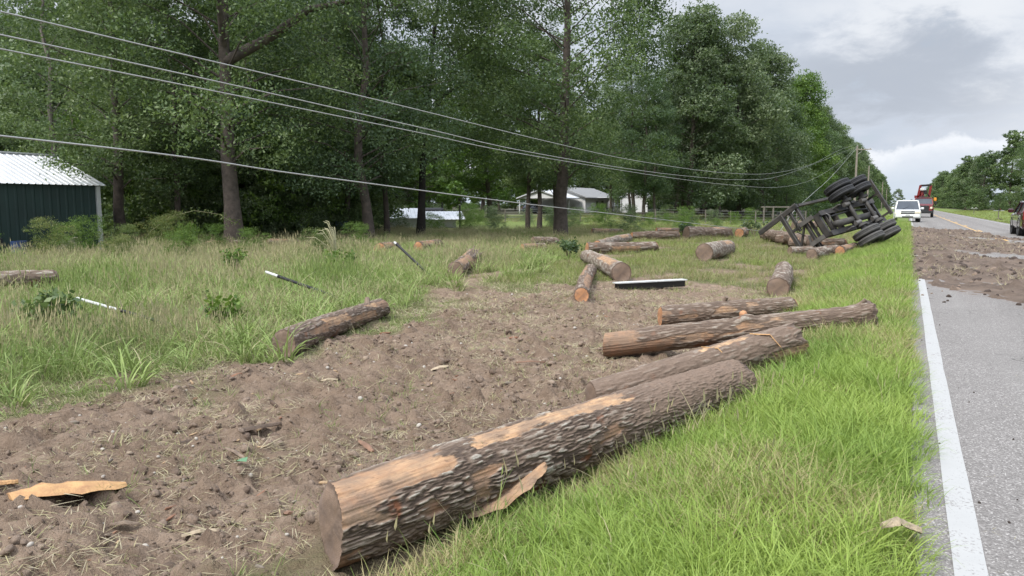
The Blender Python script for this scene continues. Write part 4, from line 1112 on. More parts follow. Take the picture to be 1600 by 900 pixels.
def leaf_quads(C, size, r, up=.35, aspect=.5):
    """one bent leaf-shaped quad at each centre"""
    N = len(C)
    nrm = r.normal(size=(N, 3)); nrm[:, 2] = np.abs(nrm[:, 2]) * .8 + up * .4; nrm /= np.linalg.norm(nrm, axis=1)[:, None]
    t = r.normal(size=(N, 3)); t -= (t * nrm).sum(1)[:, None] * nrm; t /= np.linalg.norm(t, axis=1)[:, None]
    b = np.cross(nrm, t); s = (size * r.uniform(.6, 1.3, N))[:, None]
    P = np.stack([C - t * s * .5, C + b * s * aspect * .5 - nrm * s * .1, C + t * s * .5 - nrm * s * .12, C - b * s * aspect * .5 - nrm * s * .1], 1)
    return P.reshape(-1, 3), np.arange(4 * N).reshape(N, 4)


def tree_mesh(seed, H, rad, base, nleaf, lsize, tr_r, nl=34, shape='oak', fork=None, lobe=1.0, lean=(0, 0), wob=.13):
    """returns (trunk mesh, crown mesh); crown lobes sit at limb ends, leaves in sprays round each lobe"""
    r = np.random.default_rng(seed)
    m = 9; hs = np.linspace(-.3, H * .93, m); dr = np.cumsum(r.normal(0, wob, (m, 2)), 0); dr[0] = 0; dr[1] *= .3
    tp = np.stack([dr[:, 0] + lean[0] * hs, dr[:, 1] + lean[1] * hs, hs], 1)
    tr = tr_r * (1 - np.clip(hs, 0, None) / H * .86); tr[0] *= 1.35
    V, F = tube_np(tp, tr, 12)
    ang = np.tile(np.arange(12), m); V[:, :2] += (r.normal(0, .02, (len(V), 2)) * tr_r * 2)
    VV, FF = [V], [F]; nv = len(V)
    lob = []
    for i in range(nl):
        f = (i + r.uniform(0, 1)) / nl; h = base + (H - base) * f
        a = i * 2.4 + r.normal(0, .4)
        if shape == 'oak': prof = (math.sin(math.pi * (.14 + .80 * f)) ** .55)
        elif shape == 'cone': prof = (1 - f) ** .6 * .95 + .12
        else: prof = (1 - abs(f - .4) * 1.1)
        R_ = rad * prof * r.uniform(.45, 1.0)
        c0 = np.array([np.interp(h * .82, hs, tp[:, 0]), np.interp(h * .82, hs, tp[:, 1]), max(h * .80, base * .75)])
        e = np.array([c0[0] + math.cos(a) * R_, c0[1] + math.sin(a) * R_, h + r.normal(0, .3)])
        lr = rad * lobe * r.uniform(.22, .40)
        lob.append((e, lr, c0))
        mid = (c0 + e) / 2 + np.array([r.normal(0, .2), r.normal(0, .2), .25])
        rb = tr_r * .20 * (1 - .6 * f)
        v, f4 = tube_np([c0, mid, e], [rb, rb * .6, rb * .22], 5); VV.append(v); FF.append(f4 + nv); nv += len(v)
    if fork:
        for (h0, pts, rb) in fork:
            p = np.array([[np.interp(h0, hs, tp[:, 0]), np.interp(h0, hs, tp[:, 1]), h0]] + pts)
            v, f4 = tube_np(p, np.linspace(rb, rb * .35, len(p)), 8); VV.append(v); FF.append(f4 + nv); nv += len(v)
            lob.append((p[-1], rad * .3, p[0]))
    tm = np_mesh('trunk', np.concatenate(VV), np.concatenate(FF), M['trunk'], smooth_=True, link=False)
    vol = np.array([l[1] ** 2.2 for l in lob]); vol /= vol.sum()
    C = []; clump = []
    for (e, lr, c0), v in zip(lob, vol):
        n = max(12, int(nleaf * v)); tone = r.uniform(0, 1)
        ns = max(3, n // 14)             # sprays of ~14 leaves each
        d = r.normal(size=(ns, 3)); d /= np.linalg.norm(d, axis=1)[:, None]
        d[:, 2] = d[:, 2] * .62
        sp = e + d * lr * (r.uniform(.25, 1.08, ns) ** .6)[:, None]
        which = r.integers(0, ns, n)
        q = sp[which] + r.normal(size=(n, 3)) * np.array([.17, .17, .10]) * max(lr, .8) * .85
        C.append(q); clump.append(np.clip(tone * .5 + .5 * r.uniform(0, 1, ns)[which] + (q[:, 2] - e[2]) / (lr * 6), 0, 1))  # random spray tones plus painted top light: greens lighten upward within each lobe
    C = np.concatenate(C); clump = np.concatenate(clump)
    k = C[:, 2] > base * .55; C, clump = C[k], clump[k]
    P, Q = leaf_quads(C, lsize, r)
    cm = np_mesh('crown', P, Q, M['oak'], link=False, attrs={'clump': np.repeat(clump, 4), 'leaf': np.repeat(r.uniform(0, 1, len(C)), 4)})
    return tm, cm


KINDS = {
 'near1': tree_mesh(1, 17, 5.4, 2.7, 76000, .150, .28, nl=44),
 'near2': tree_mesh(2, 16, 4.6, 2.6, 43000, .150, .22, nl=40),
 'near3': tree_mesh(3, 18, 5.6, 3.0, 44000, .150, .26, nl=44),
 'forked': tree_mesh(14, 17, 5.5, 3.8, 38000, .150, .34, nl=38, fork=[(7.4, [[1.3, 1.0, 8.4], [2.6, 2.0, 9.6], [4.6, 3.6, 10.2]], .24), (7.9, [[.8, -1.0, 9.4], [1.0, -2.0, 11.5]], .16)], wob=.045),
 'leaner': tree_mesh(15, 15, 5.0, 4.6, 48000, .150, .22, nl=36, lean=(.055, .05), fork=[(6.0, [[1.0, .8, 7.6], [3.0, 2.2, 9.0]], .14), (6.2, [[-1.5, -.8, 7.6], [-3.2, -2.0, 8.6]], .12)]),
 'slim': tree_mesh(5, 12, 2.6, 2.6, 24000, .12, .14, nl=26),
 'mid1': tree_mesh(6, 20, 5.4, 2.6, 38000, .30, .30, nl=54, shape='oak'),
 'mid2': tree_mesh(7, 21, 5.8, 2.2, 41000, .30, .32, nl=58, shape='cone'),
 'mid3': tree_mesh(8, 18, 5.0, 2.0, 36000, .30, .28, nl=48),
 'far1': tree_mesh(9, 18, 5.6, 1.0, 14000, .45, .3, nl=34),
 'far2': tree_mesh(10, 19, 5.0, 1.0, 14000, .45, .3, nl=34, shape='cone'),
 'bush': tree_mesh(11, 3.2, 1.9, .4, 9000, .10, .05, nl=22, lobe=1.3),
 'bush2': tree_mesh(12, 4.6, 2.3, .5, 8000, .15, .07, nl=24, lobe=1.2),
}


def mesh_child(name, me, parent, mat=None):
    o = bpy.data.objects.new(name, me); COL.objects.link(o); o.parent = parent
    if mat is not None and me.materials[0] is not mat:
        o.material_slots[0].link = 'OBJECT'; o.material_slots[0].material = mat
    return o


def tree(kind, x, y, s=1.0, rz=None, leaf='oak', bark='trunk', label=None, cat='tree', group=None, name='oak_tree', sz=None, trunk=True):
    rr_ = random.Random(int(x * 91 + y * 37))
    o = empty(name, (x, y, Z(x, y) - .02), rr_.uniform(0, 6.28) if rz is None else rz, label, cat, group)
    o.scale = (s, s, sz or s)
    if trunk: mesh_child('trunk' if cat == 'tree' else 'stems', KINDS[kind][0], o, M[bark])
    mesh_child('crown' if cat == 'tree' else 'foliage', KINDS[kind][1], o, M[leaf])
    return o


def pxy(x, y):
    yw = R(28.081); fw = -x * math.sin(yw) + y * math.cos(yw); r = x * math.cos(yw) + y * math.sin(yw)
    return 800 + 1162 * r / fw, fw



# trees one can tell apart, left to right
tree('near2', -29.5, 20.0, 1.0, leaf='oak', bark='trunk', label='oak with brown trunk just beside the green shed, its twigs over the shed roof')
tree('slim', -29.2, 22.6, 1.0, leaf='oak', label='slim straight tree between the shed-side oak and the large forked oak')
tree('forked', -24.4, 21.5, 1.0, rz=0, leaf='oak', label='large dark oak with a heavy fork, thickest trunk of the near wood')
tree('near3', -21.9, 27.1, .92, leaf='oak_dark', bark='trunk', label='dark-crowned oak with lichened trunk in the middle of the wood')
tree('leaner', -23.6, 33.6, 1.0, rz=0, leaf='oak', bark='trunk_dark', label='black-stemmed leaning tree behind the low white shed roof')
tree('near1', -16.6, 36.7, 1.18, leaf='oak', bark='trunk', label='big spreading oak with pale lichen on the foot of its trunk, before the house')
tree('slim', -31.0, 28.6, 1.1, label='thin forest tree directly behind the forked oak')
tree('slim', -30.2, 29.6, 1.0, label='thin forest tree, second behind the forked oak')
tree('slim', -29.9, 31.0, 1.1, label='slender grey tree with bare lower trunk amid dark brush', bark='trunk_pale')
tree('near2', -29.5, 33.6, .95, leaf='oak_dark', label='oak with lichen-spotted trunk beside the blue machine in the brush')
tree('slim', -26.5, 31.0, 1.05, label='thin tree between two lichened oaks')
tree('slim', -24.8, 32.2, 1.15, leaf='oak_dark', label='thin tree standing just in front of the low white shed')
tree('slim', -36.5, 21.4, 1.2, bark='trunk_pale', label='pale half-dead trunk rising behind the green shed roof')
tree('slim', -23.8, 47.0, 1.15, label='first of the close trio of slim trees by the carport', group='slim trees before the carport')
tree('slim', -23.0, 47.2, 1.2, label='middle one of the close trio of slim trees by the carport', group='slim trees before the carport')
tree('slim', -22.0, 47.8, 1.1, label='last of the close trio of slim trees by the carport, nearest the big oak', group='slim trees before the carport')
tree('near2', -24.0, 70.5, .95, leaf='oak', label='oak before the small white outbuilding, first of a pair of trunks')
tree('slim', -22.8, 70.0, 1.2, leaf='oak_dark', label='dark slim tree beside the oak at the small white outbuilding')
tree('slim', -21.8, 70.3, 1.0, leaf='oak_dark', label='low-branched dark tree in front of the outbuilding wall')
tree('near3', -22.8, 84.0, .8, leaf='oak_grey', label='grey-green oak beyond the small white outbuilding')
tree('mid2', -20.3, 77.6, 1.0, leaf='oak_grey', label='tall grey-green oak, highest crown against the open sky')
tree('mid1', -18.6, 82.8, 1.02, leaf='oak_grey', label='grey-green oak next to the highest crown, over the fence')
tree('mid3', -17.2, 88.0, 1.0, leaf='oak_grey', label='grey-green oak nearest the small gate frame')
tree('mid2', -16.6, 99.0, .98, leaf='oak_grey', label='tall oak behind the small gate frame')
tree('mid1', -17.0, 112.0, .86, leaf='oak', label='dark oak just before the light green tree')
tree('mid2', -15.6, 124.0, 1.02, sz=1.0, leaf='light_leaf', label='light green tree standing above the dark roadside row', name='light_green_tree')
tree('mid3', -15.8, 116.0, .8, leaf='light_leaf', label='lower light green tree at the foot of the tall light green one', name='light_green_tree')
G_ = 'dark trees of the roadside row running to the horizon'
ORD = 'first second third fourth fifth sixth seventh eighth ninth tenth eleventh twelfth'.split()
yy = 131.0; q = 0
while yy < 640:
    big = yy < 260
    tree(('mid1', 'mid3', 'mid2')[q % 3] if big else ('far1', 'far2')[q % 2], -16.2 + random.Random(q).uniform(-1.3, 1.0), yy, (.93 if big else 1.0) * random.Random(q + 5).uniform(.88, 1.08), leaf=('oak', 'oak_dark', 'oak_grey')[q % 3] if yy < 180 else 'oak_grey' if q % 2 else 'oak', label=('dark roadside tree, %s of the row beyond the tall light green tree' % ORD[q]) if q < 12 else 'indistinct far tree near the vanishing end of the roadside row', group=G_)
    yy += 7.5 if big else 13; q += 1
yy = 100.0
while yy < 330:
    tree('far1' if q % 2 else 'far2', -27 + random.Random(q).uniform(-3, 3), yy, 1.05, leaf='oak_dark', label='tree in the second rank behind the roadside row', group='second rank of trees behind the roadside row'); yy += 11; q += 1
# far side of the road
G_ = 'trees of the wood across the road'
spots = []
for yb in np.arange(225, 700, 15): spots.append((15.5 + random.Random(int(yb)).uniform(-1, 2.0), yb, .80 if yb < 400 else .92))
for xb in np.arange(22, 96, 7.5): spots.append((xb, 212 + random.Random(int(xb)).uniform(-8, 10), .90 + .1 * random.Random(int(xb)).uniform(0, 1)))
for xb in np.arange(26, 96, 9): spots.append((xb, 236 + random.Random(int(xb)).uniform(-6, 8), 1.0))
for q, (x, y, s) in enumerate(spots):
    tree(('far1', 'mid3', 'far2')[q % 3] if y < 300 else ('far1', 'far2')[q % 2], x, y, s, leaf=('oak', 'oak_grey')[q % 2], label='tree in the dark wood across the road', group=G_)
tree('near1', 27.0, 196.0, 1.12, leaf='oak', bark='trunk', label='open-topped tree with visible trunk at the edge of the wood across the road')
tree('far1', -8.5, 720, .85, leaf='oak_grey', label='small lone round tree at the far end of the road')
for q, (x, y, s) in enumerate([(-22, 900, .8), (-10, 1000, .6), (3.5, 1250, .55), (22, 1100, .7), (36, 900, .8), (12, 1200, .6)]):
    tree('far1', x, y, s, leaf='oak_grey', label='tiny distant tree closing the end of the road', group='distant trees at the end of the road')

# wood behind the field: individuals, kept clear of the gap through which the house shows
rf = random.Random(99); placed = []
tries = 0
while len(placed) < 34 and tries < 6000:
    tries += 1
    x = rf.uniform(-92, -31); y = rf.uniform(8, 88)
    px, fw = pxy(x, y)
    if not (-130 < px < 780) or fw < 38 or fw > 100: continue
    if px > 575 and fw < 74: continue
    if px > 690 and fw < 84: continue
    if x > -37 and y < 21: continue
    if any((x - a) ** 2 + (y - b) ** 2 < 18 for a, b in placed): continue
    placed.append((x, y))
    k = rf.choice(['near1', 'near2', 'near3', 'slim', 'slim']) if fw < 52 else rf.choice(['mid1', 'mid3', 'far1'])
    tree(k, x, y, rf.uniform(.8, 1.02), leaf='light_leaf' if px > 640 and rf.random() < .75 else rf.choice(['oak', 'oak', 'oak_dark']), label='forest tree deep in the wood behind the field', group='forest trees behind the field')
for q0, (x, y, k, lf) in enumerate([(-75, 128, 'mid1', 'light_leaf'), (-66, 134, 'mid3', 'light_leaf'), (-58, 140, 'mid1', 'oak'), (-50, 146, 'mid2', 'oak'), (-43, 150, 'mid1', 'oak_dark'), (-36, 152, 'mid3', 'oak'), (-84, 118, 'mid2', 'light_leaf'), (-90, 135, 'mid1', 'oak'), (-34, 130, 'mid1', 'oak_dark'), (-29, 118, 'mid3', 'oak_dark')]):
    tree(k, x, y, .95, leaf=lf, label='tree rising behind the white house, %s counted from the far side of the road' % ORD[q0])
for q in range(40):
    px = -60 + q * 29 + rf.uniform(-8, 8); a = math.atan((px - 800) / 1162) - R(28.081); dd = rf.uniform(150, 205) / math.cos(a + R(28.081))
    x, y = dd * math.sin(a), dd * math.cos(a)
    if x > -26 or px < 380: continue
    tree('far1' if q % 2 else 'far2', x, y, rf.uniform(.85, 1.05), leaf=('oak', 'light_leaf', 'oak_grey')[q % 3], label='tree of the far wood closing the view behind house and field', group='far wood behind the house')
# forest brush
G_ = 'dark brush under the forest trees'
rf = random.Random(5); n = 0
while n < 120:
    x = rf.uniform(-50, -27); y = rf.uniform(12, 46); px, fw = pxy(x, y)
    if px > 555 or px < 150 or fw < 36 or fw > 58: continue
    tree(rf.choice(['bush', 'bush2']), x, y, rf.uniform(.8, 1.7), leaf=rf.choice(['oak', 'oak_grey', 'oak', 'light_leaf', 'light_leaf']), label='dark leafy brush under the forest trees', cat='bush', group=G_, name='forest_bush'); n += 1
G_ = 'shrubs along the foot of the roadside row'
for q in range(44):
    y = 92 + q * 7.0; tree('bush2', -12.8 + random.Random(q).uniform(-1, .6), y, random.Random(q).uniform(.7, 1.2), leaf=('oak', 'light_leaf', 'oak_dark')[q % 3], label='shrub along the foot of the roadside row of trees', cat='bush', group=G_, name='shrub')
G_ = 'shrubs along the foot of the wood across the road'
for q in range(26):
    x = 15 + q * 3.3; tree('bush2', x, 204 + random.Random(q).uniform(-3, 3) + max(0, 18 - x) * 3, random.Random(q).uniform(.8, 1.3), leaf='oak', label='shrub at the foot of the wood across the road', cat='bush', group=G_, name='shrub')
G_ = 'low brush in the grass before the house'
n = 0; rf = random.Random(12)
while n < 42:
    x = rf.uniform(-42, -12); y = rf.uniform(34, 74); px, fw = pxy(x, y)
    if not 590 < px < 1180 or fw < 46 or fw > 72: continue
    tree('bush', x, y, rf.uniform(.22, .5), leaf=rf.choice(['oak', 'light_leaf', 'oak_grey']), label='low brush in the rough grass before the house and its fence', cat='bush', group=G_, name='low_bush', trunk=False); n += 1
tree('slim', -37.5, 83.0, 1.35, leaf='oak_dark', label='dark slim tree before the near end of the house roof')
tree('slim', -33.0, 88.0, 1.4, leaf='oak', label='slim tree in front of the porch of the house')
tree('near2', -33.5, 97.0, .9, leaf='oak_dark', label='dark oak between the house and the small outbuilding')
# weedy shrubs in front of the green shed
G_ = 'pale brambles in front of the green shed'
for q, (x, y, s) in enumerate([(-24.5, 12.0, .32), (-23.0, 13.4, .35), (-24.6, 14.6, .30), (-21.8, 14.6, .30), (-25.4, 16.0, .36), (-23.6, 17.2, .36), (-22.0, 18.2, .28), (-19.5, 13.0, .24), (-18.6, 14.5, .25), (-25.5, 19.2, .4), (-19.0, 17.6, .26), (-16.0, 17.3, .28), (-17.5, 21.0, .3)]):
    tree('bush', x, y, s, leaf='bright_leaf' if q % 2 else 'light_leaf', label='pale bramble clump in front of the green shed, %s one counted from the near side' % (ORD + ['thirteenth'])[q], cat='bush', name='bramble', trunk=False)

# small plants with a look of their own
def leafy(name, x, y, h, sp, nlf, ls, label, mat, nst=7, seed=0, lean=.6, aspect=.6):
    r = np.random.default_rng(seed); rt = empty(name, (x, y, Zf(x, y) - .02), 0, label, 'plant')
    VV, FF, nv, C = [], [], 0, []
    for i in range(nst):
        a = r.uniform(0, 6.28); l = h * r.uniform(.6, 1.05); e = np.array([math.cos(a) * sp * r.uniform(.3, 1), math.sin(a) * sp * r.uniform(.3, 1), l]); mid = e * [.35, .35, .6]
        v, f = tube_np([[0, 0, 0], mid, e], [.012, .008, .003], 5); VV.append(v); FF.append(f + nv); nv += len(v)
        t = r.uniform(.3, 1.05, nlf // nst)[:, None]; C.append(mid * (1 - t) + e * t + r.normal(0, ls * .55, (nlf // nst, 3)))
    np_mesh('stem', np.concatenate(VV), np.concatenate(FF), M['stick'], rt)
    C = np.concatenate(C); P, Q = leaf_quads(C, ls, r, up=.6, aspect=aspect)
    np_mesh('foliage', P, Q, mat, rt, attrs={'clump': np.repeat(r.uniform(0, 1, len(C)), 4), 'leaf': np.repeat(r.uniform(0, 1, len(C)), 4)})
    return rt


leafy('leafy_branch', -10.3, 5.95, .55, .42, 420, .11, 'dark green broad-leaved bush in long grass by the pole with the long white section', M['oak'], 9, 1)
leafy('leafy_branch', -8.35, 7.1, .48, .28, 240, .10, 'small broken branch with yellowish leaves beside the sawn face of the reddish log', M['light_leaf'], 7, 2)
leafy('leafy_branch', -9.8, 22.3, .62, .42, 420, .12, 'dark leafy branch standing at the far end of the flaky pale log', M['oak_dark'], 9, 3)
leafy('leafy_branch', -10.9, 40.5, .7, .5, 260, .16, 'dark leafy twig between the dark slim log and the thick dark log', M['oak_dark'], 8, 4)
leafy('leafy_branch', -7.9, 44.8, .9, .9, 300, .16, 'grey leafless-looking brush pile near the gate frame', M['oak_grey'], 10, 5)
leafy('weed_plant', -14.3, 12.6, .7, .5, 420, .08, 'leafy green weed clump in the middle of the long grass', M['light_leaf'], 12, 6)
leafy('weed_plant', -12.6, 14.4, .6, .55, 420, .08, 'rounded weed clump left of the steep black pole', M['light_leaf'], 12, 7)
leafy('pine_seedling', -19.8, 15.6, 1.15, .38, 1500, .13, 'feathery young pine in front of the forked oak', M['light_leaf'], 16, 8, aspect=.12)
leafy('yellow_weed', -8.46, 7.0, .62, .08, 40, .05, 'yellow-leaved weed tip above the small broken branch', M['bright_leaf'], 3, 9)
# reeds: fountain of pale stalks
r_ = empty('pampas_clump', (-15.0, 17.0, Z(-15, 17)), 0, 'fountain of pale dry stalks arching out of the field grass', 'grass clump')
for q in range(16):
    rr_ = random.Random(q + 70); a = rr_.uniform(2.2, 4.4); l = rr_.uniform(.7, 1.25); e = rr_.uniform(.35, .9)
    MB().tube([(0, 0, 0), (math.cos(a) * e * .3, math.sin(a) * e * .3, l * .65), (math.cos(a) * e * .7, math.sin(a) * e * .7, l), (math.cos(a) * e, math.sin(a) * e, l * 1.02)], [.012, .012, .012, .007], 4).build('stalk', simple('pale_stalk', (.36, .34, .20), .8) if q == 0 else bpy.data.materials['pale_stalk'], r_)
# arched vine
r_ = empty('arching_vine', (-26.5, 18.6, Z(-26.5, 18.6)), 0, 'bramble shoot arching beside the shed corner in front of tree trunks', 'vine')
pts = [Vector((0, 0, 0)), Vector((.35, .35, .7)), Vector((.9, .8, 1.25)), Vector((1.6, 1.4, 1.5)), Vector((2.3, 2.0, 1.35)), Vector((2.8, 2.4, .95))]
MB().tube(pts, [.015, .012, .01, .008, .006, .004], 5).build('stem', bpy.data.materials['pale_stalk'], r_)
r = np.random.default_rng(4); C = []
for q in range(260):
    t = r.uniform(0, len(pts) - 1.001); a = int(t); p = pts[a].lerp(pts[a + 1], t - a); C.append([p.x + r.normal(0, .10), p.y + r.normal(0, .10), p.z + r.normal(0, .08)])
C = np.array(C); P, Q = leaf_quads(C, .10, r)
np_mesh('foliage', P, Q, M['bright_leaf'], r_, attrs={'clump': np.repeat(r.uniform(0, .6, len(C)), 4), 'leaf': np.repeat(r.uniform(0, 1, len(C)), 4)})
# twigs of the shed-side oak reaching over the roof
r = np.random.default_rng(14); bp = [Vector((-29.4, 20.0, 3.1)), Vector((-28.6, 18.6, 3.0)), Vector((-27.9, 17.2, 3.0)), Vector((-27.4, 15.9, 3.15))]
C = []
for q in range(900):
    t = r.uniform(.3, 2.99); a = int(t); p = bp[a].lerp(bp[a + 1], t - a); C.append([p.x + r.normal(0, .22), p.y + r.normal(0, .3), p.z + r.normal(0, .20) - .1])
C = np.array(C); P, Q = leaf_quads(C, .13, r)
bo = empty('oak_bough', (0, 0, 0), 0, 'low leafy bough hanging in front of the shed roof', 'branch')
np_mesh('foliage', P, Q, M['oak'], bo, attrs={'clump': np.repeat(r.uniform(0, 1, len(C)), 4), 'leaf': np.repeat(r.uniform(0, 1, len(C)), 4)})
MB().tube(bp, [.05, .035, .02, .01], 6).build('branch', M['trunk'], bo)

# ------------------------------------------------------------------ buildings
def corrugated(name, mat, parent, o, ex, ey, nrm, w_, h_, pitch=.23, depth=.02, along='x'):
    """ribbed sheet: rectangle o + ex*u + ey*v, ribs run along ey; thin solid"""
    n = max(2, int(w_ / pitch)); o, ex, ey, nrm = map(Vector, (o, ex, ey, nrm)); prof = []
    for i in range(n):
        u = i * pitch
        prof += [(u, 0), (u + pitch * .62, 0), (u + pitch * .72, depth), (u + pitch * .90, depth)]
    prof.append((n * pitch, 0)); sc = w_ / (n * pitch)
    V = [o + ex * (u * sc) + ey * v + nrm * d for v in (0, h_) for (u, d) in prof] + [o + ex * (u * sc) + ey * v + nrm * (d - .012) for v in (0, h_) for (u, d) in prof]
    k = len(prof); F = [(i, i + 1, k + i + 1, k + i) for i in range(k - 1)] + [(2 * k + i + 1, 2 * k + i, 3 * k + i, 3 * k + i + 1) for i in range(k - 1)]
    F += [(i, 2 * k + i, 2 * k + i + 1, i + 1) for i in range(k - 1)] + [(k + i, k + i + 1, 3 * k + i + 1, 3 * k + i) for i in range(k - 1)]
    return MB().add(V, F).build(name, mat, parent)


M['white_metal'] = simple('white_roof_sheet', (.66, .67, .69), .45, .25, var=.12, scale=1.5)
M['green_sheet'] = simple('green_wall_sheet', (.010, .030, .027), .55, .1, var=.25, scale=1)
M['white_wall'] = simple('white_siding', (.62, .62, .61), .7, var=.10, scale=2)
M['grey_trim'] = simple('grey_trim', (.42, .43, .42), .6, var=.2, scale=3)
M['glass'] = simple('dark_glass', (.015, .018, .022), .12, var=.2, scale=2)
M['dark_wood'] = simple('dark_wood', (.06, .045, .035), .8, var=.4, scale=5)
M['grey_roof'] = simple('grey_shingle', (.25, .25, .25), .9, var=.3, scale=10, bumpy=.5)

# green shed: long side faces the road, ridge parallel to it
gz0 = -.30
sh = empty('green_shed', (-28.0, 12.0, gz0), 0, 'dark green metal shed with white ribbed roof at the edge of the wood', 'shed')
sh0, sh1 = -11.0, 6.1      # local y range
corrugated('wall', M['green_sheet'], sh, (0, sh0, 0), (0, 1, 0), (0, 0, 1), (1, 0, 0), sh1 - sh0, 2.55, pitch=.30, depth=.018)
MB().add([(-.02, sh1, 0), (-6.0, sh1, 0), (-6.0, sh1, 2.55), (-3.0, sh1, 3.75), (-.02, sh1, 2.55), (-.02, sh1 - .06, 0), (-6.0, sh1 - .06, 0), (-6.0, sh1 - .06, 2.55), (-3.0, sh1 - .06, 3.75), (-.02, sh1 - .06, 2.55)],
         [(0, 1, 2, 3, 4), (9, 8, 7, 6, 5), (0, 5, 6, 1), (1, 6, 7, 2), (2, 7, 8, 3), (3, 8, 9, 4), (4, 9, 5, 0)]).build('gable_wall', M['green_sheet'], sh)
MB().box((-5.97, (sh0 + sh1) / 2, 1.27), (.06, sh1 - sh0 - .2, 2.54)).build('rear_wall', M['green_sheet'], sh)
MB().box((.04, sh1 - .04, 1.25), (.10, .16, 2.5), bev=.01).build('corner_trim', M['grey_trim'], sh)
sl = Vector((-3.15, 0, 1.24)); sln = sl.length; sl.normalize(); nr_ = Vector((-sl.z, 0, sl.x)) * -1
if nr_.z < 0: nr_ = -nr_
corrugated('roof', M['white_metal'], sh, (.16, sh0 - .2, 2.52), (0, 1, 0), sl, nr_, sh1 - sh0 + .45, sln, pitch=.24, depth=.022)
sl2 = Vector((3.15, 0, 1.24)).normalized(); nr2 = Vector((-sl2.z, 0, sl2.x))
corrugated('roof', M['white_metal'], sh, (-6.16, sh0 - .2, 2.52), (0, 1, 0), sl2, nr2, sh1 - sh0 + .45, sln, pitch=.24, depth=.022)
MB().bar((-3.0, sh0 - .2, 3.80), (-3.0, sh1 + .25, 3.80), .22, .05).build('ridge_cap', M['white_metal'], sh)
for q, (x, y, h, rad, col, lab) in enumerate([(-25.9, 13.9, .5, .24, (.02, .045, .12), 'blue drum half hidden in weeds before the green shed'), (-26.3, 15.9, .55, .32, (.36, .32, .27), 'pale round tub in weeds before the green shed'), (-26.6, 13.5, .6, .25, (.015, .02, .03), 'black drum beside the blue drum before the green shed')]):
    t_ = MB(); t_.lathe([(0, 0), (rad, 0), (rad, h * .3), (rad * 1.05, h * .33), (rad, h * .36), (rad, h * .64), (rad * 1.05, h * .67), (rad, h * .7), (rad, h), (rad * .9, h), (rad * .88, h - .04), (0, h - .04)], (x, y, Z(x, y)), (0, 0, 1), 20)
    tag(t_.build('drum', simple('drum_%d' % q, col, .5, 0, var=.2), None), lab, 'drum')

# white house with carport and porch
hz = .10
ho = empty('white_house', (-44.5, 111.0, hz), 0, 'white single-storey house with carport and porch seen through the trees', 'house')
def hb(name, c, d, mat, parent=ho, bev=0): return MB().box(c, d, bev=bev).build(name, mat, parent)
# long side faces the road (+x local); carport at the near end
hb('wall', (-4.0, 3.2, 1.3), (8, 13.0, 2.6), M['white_wall'])
def gable(name, mat, parent, x0, x1, y0, y1, z0, h, over=.5, th=.16, along='y'):
    xm = (x0 + x1) / 2; t_ = MB()
    for s in (-1, 1):
        xe = x1 + over if s > 0 else x0 - over; ze = z0 - over * h / ((x1 - x0) / 2)
        V = [(xm, y0 - over, z0 + h), (xe, y0 - over, ze), (xe, y1 + over, ze), (xm, y1 + over, z0 + h)]
        V += [(a, b, c + th) for a, b, c in V]
        t_.add(V, [(0, 1, 2, 3), (7, 6, 5, 4), (0, 4, 5, 1), (1, 5, 6, 2), (2, 6, 7, 3), (3, 7, 4, 0)])
    return t_.build(name, mat, parent)
gable('roof', M['grey_roof'], ho, -8, 0, -3.3, 9.7, 2.62, 1.5)
for s in (-3.3, 9.7):
    MB().add([(-8, s, 2.58), (0, s, 2.58), (-4, s, 4.08), (-8, s - .1, 2.58), (0, s - .1, 2.58), (-4, s - .1, 4.08)], [(0, 1, 2), (5, 4, 3), (0, 3, 4, 1), (1, 4, 5, 2), (2, 5, 3, 0)]).build('gable_end', M['white_wall'], ho)
for (y, w_, z, h) in [(1.6, 1.2, 1.45, 1.2), (6.4, 1.0, 1.45, 1.1), (8.3, .9, 1.45, 1.1)]:
    f = hb('window', (.03, y, z), (.06, w_, h), M['white_wall']); MB().box((.07, y, z), (.03, w_ - .16, h - .16)).build('pane', M['glass'], f)
d_ = hb('door', (.03, 3.9, 1.03), (.06, .95, 2.05), M['dark_wood']); MB().box((.08, 4.25, 1.0), (.04, .05, .12)).build('handle', M['grey_trim'], d_)
hb('porch_floor', (1.2, 4.0, .15), (2.4, 6.0, .3), M['dark_wood'])
hb('porch_roof', (1.35, 4.0, 2.62), (3.0, 6.6, .14), M['white_metal'])
for y in (1.1, 3.0, 5.0, 6.9): hb('porch_post', (2.3, y, 1.4), (.11, .11, 2.4), M['white_wall'])
for y0, y1 in ((1.1, 3.0), (5.0, 6.9)): MB().bar((2.3, y0, 1.15), (2.3, y1, 1.15), .06, .08).build('railing', M['dark_wood'], ho)
for q in range(10): hb('baluster', (2.3, 1.25 + q * .18 if q < 9 else 5.2, .72), (.04, .04, .8), M['dark_wood'])
# carport
gable('carport_roof', M['white_metal'], ho, -8, -1.0, -10.4, -4.1, 2.45, 1.15, over=.3)
MB().add([(-8, -10.4, 2.42), (-1, -10.4, 2.42), (-4.5, -10.4, 3.55), (-8, -10.3, 2.42), (-1, -10.3, 2.42), (-4.5, -10.3, 3.55)], [(0, 1, 2), (5, 4, 3), (0, 3, 4, 1), (1, 4, 5, 2), (2, 5, 3, 0)]).build('carport_gable', M['white_wall'], ho)
for (x, y) in [(-7.9, -10.3), (-1.1, -10.3), (-7.9, -7.2), (-1.1, -7.2)]: hb('carport_post', (x, y, 1.2), (.12, .12, 2.4), M['white_wall'])

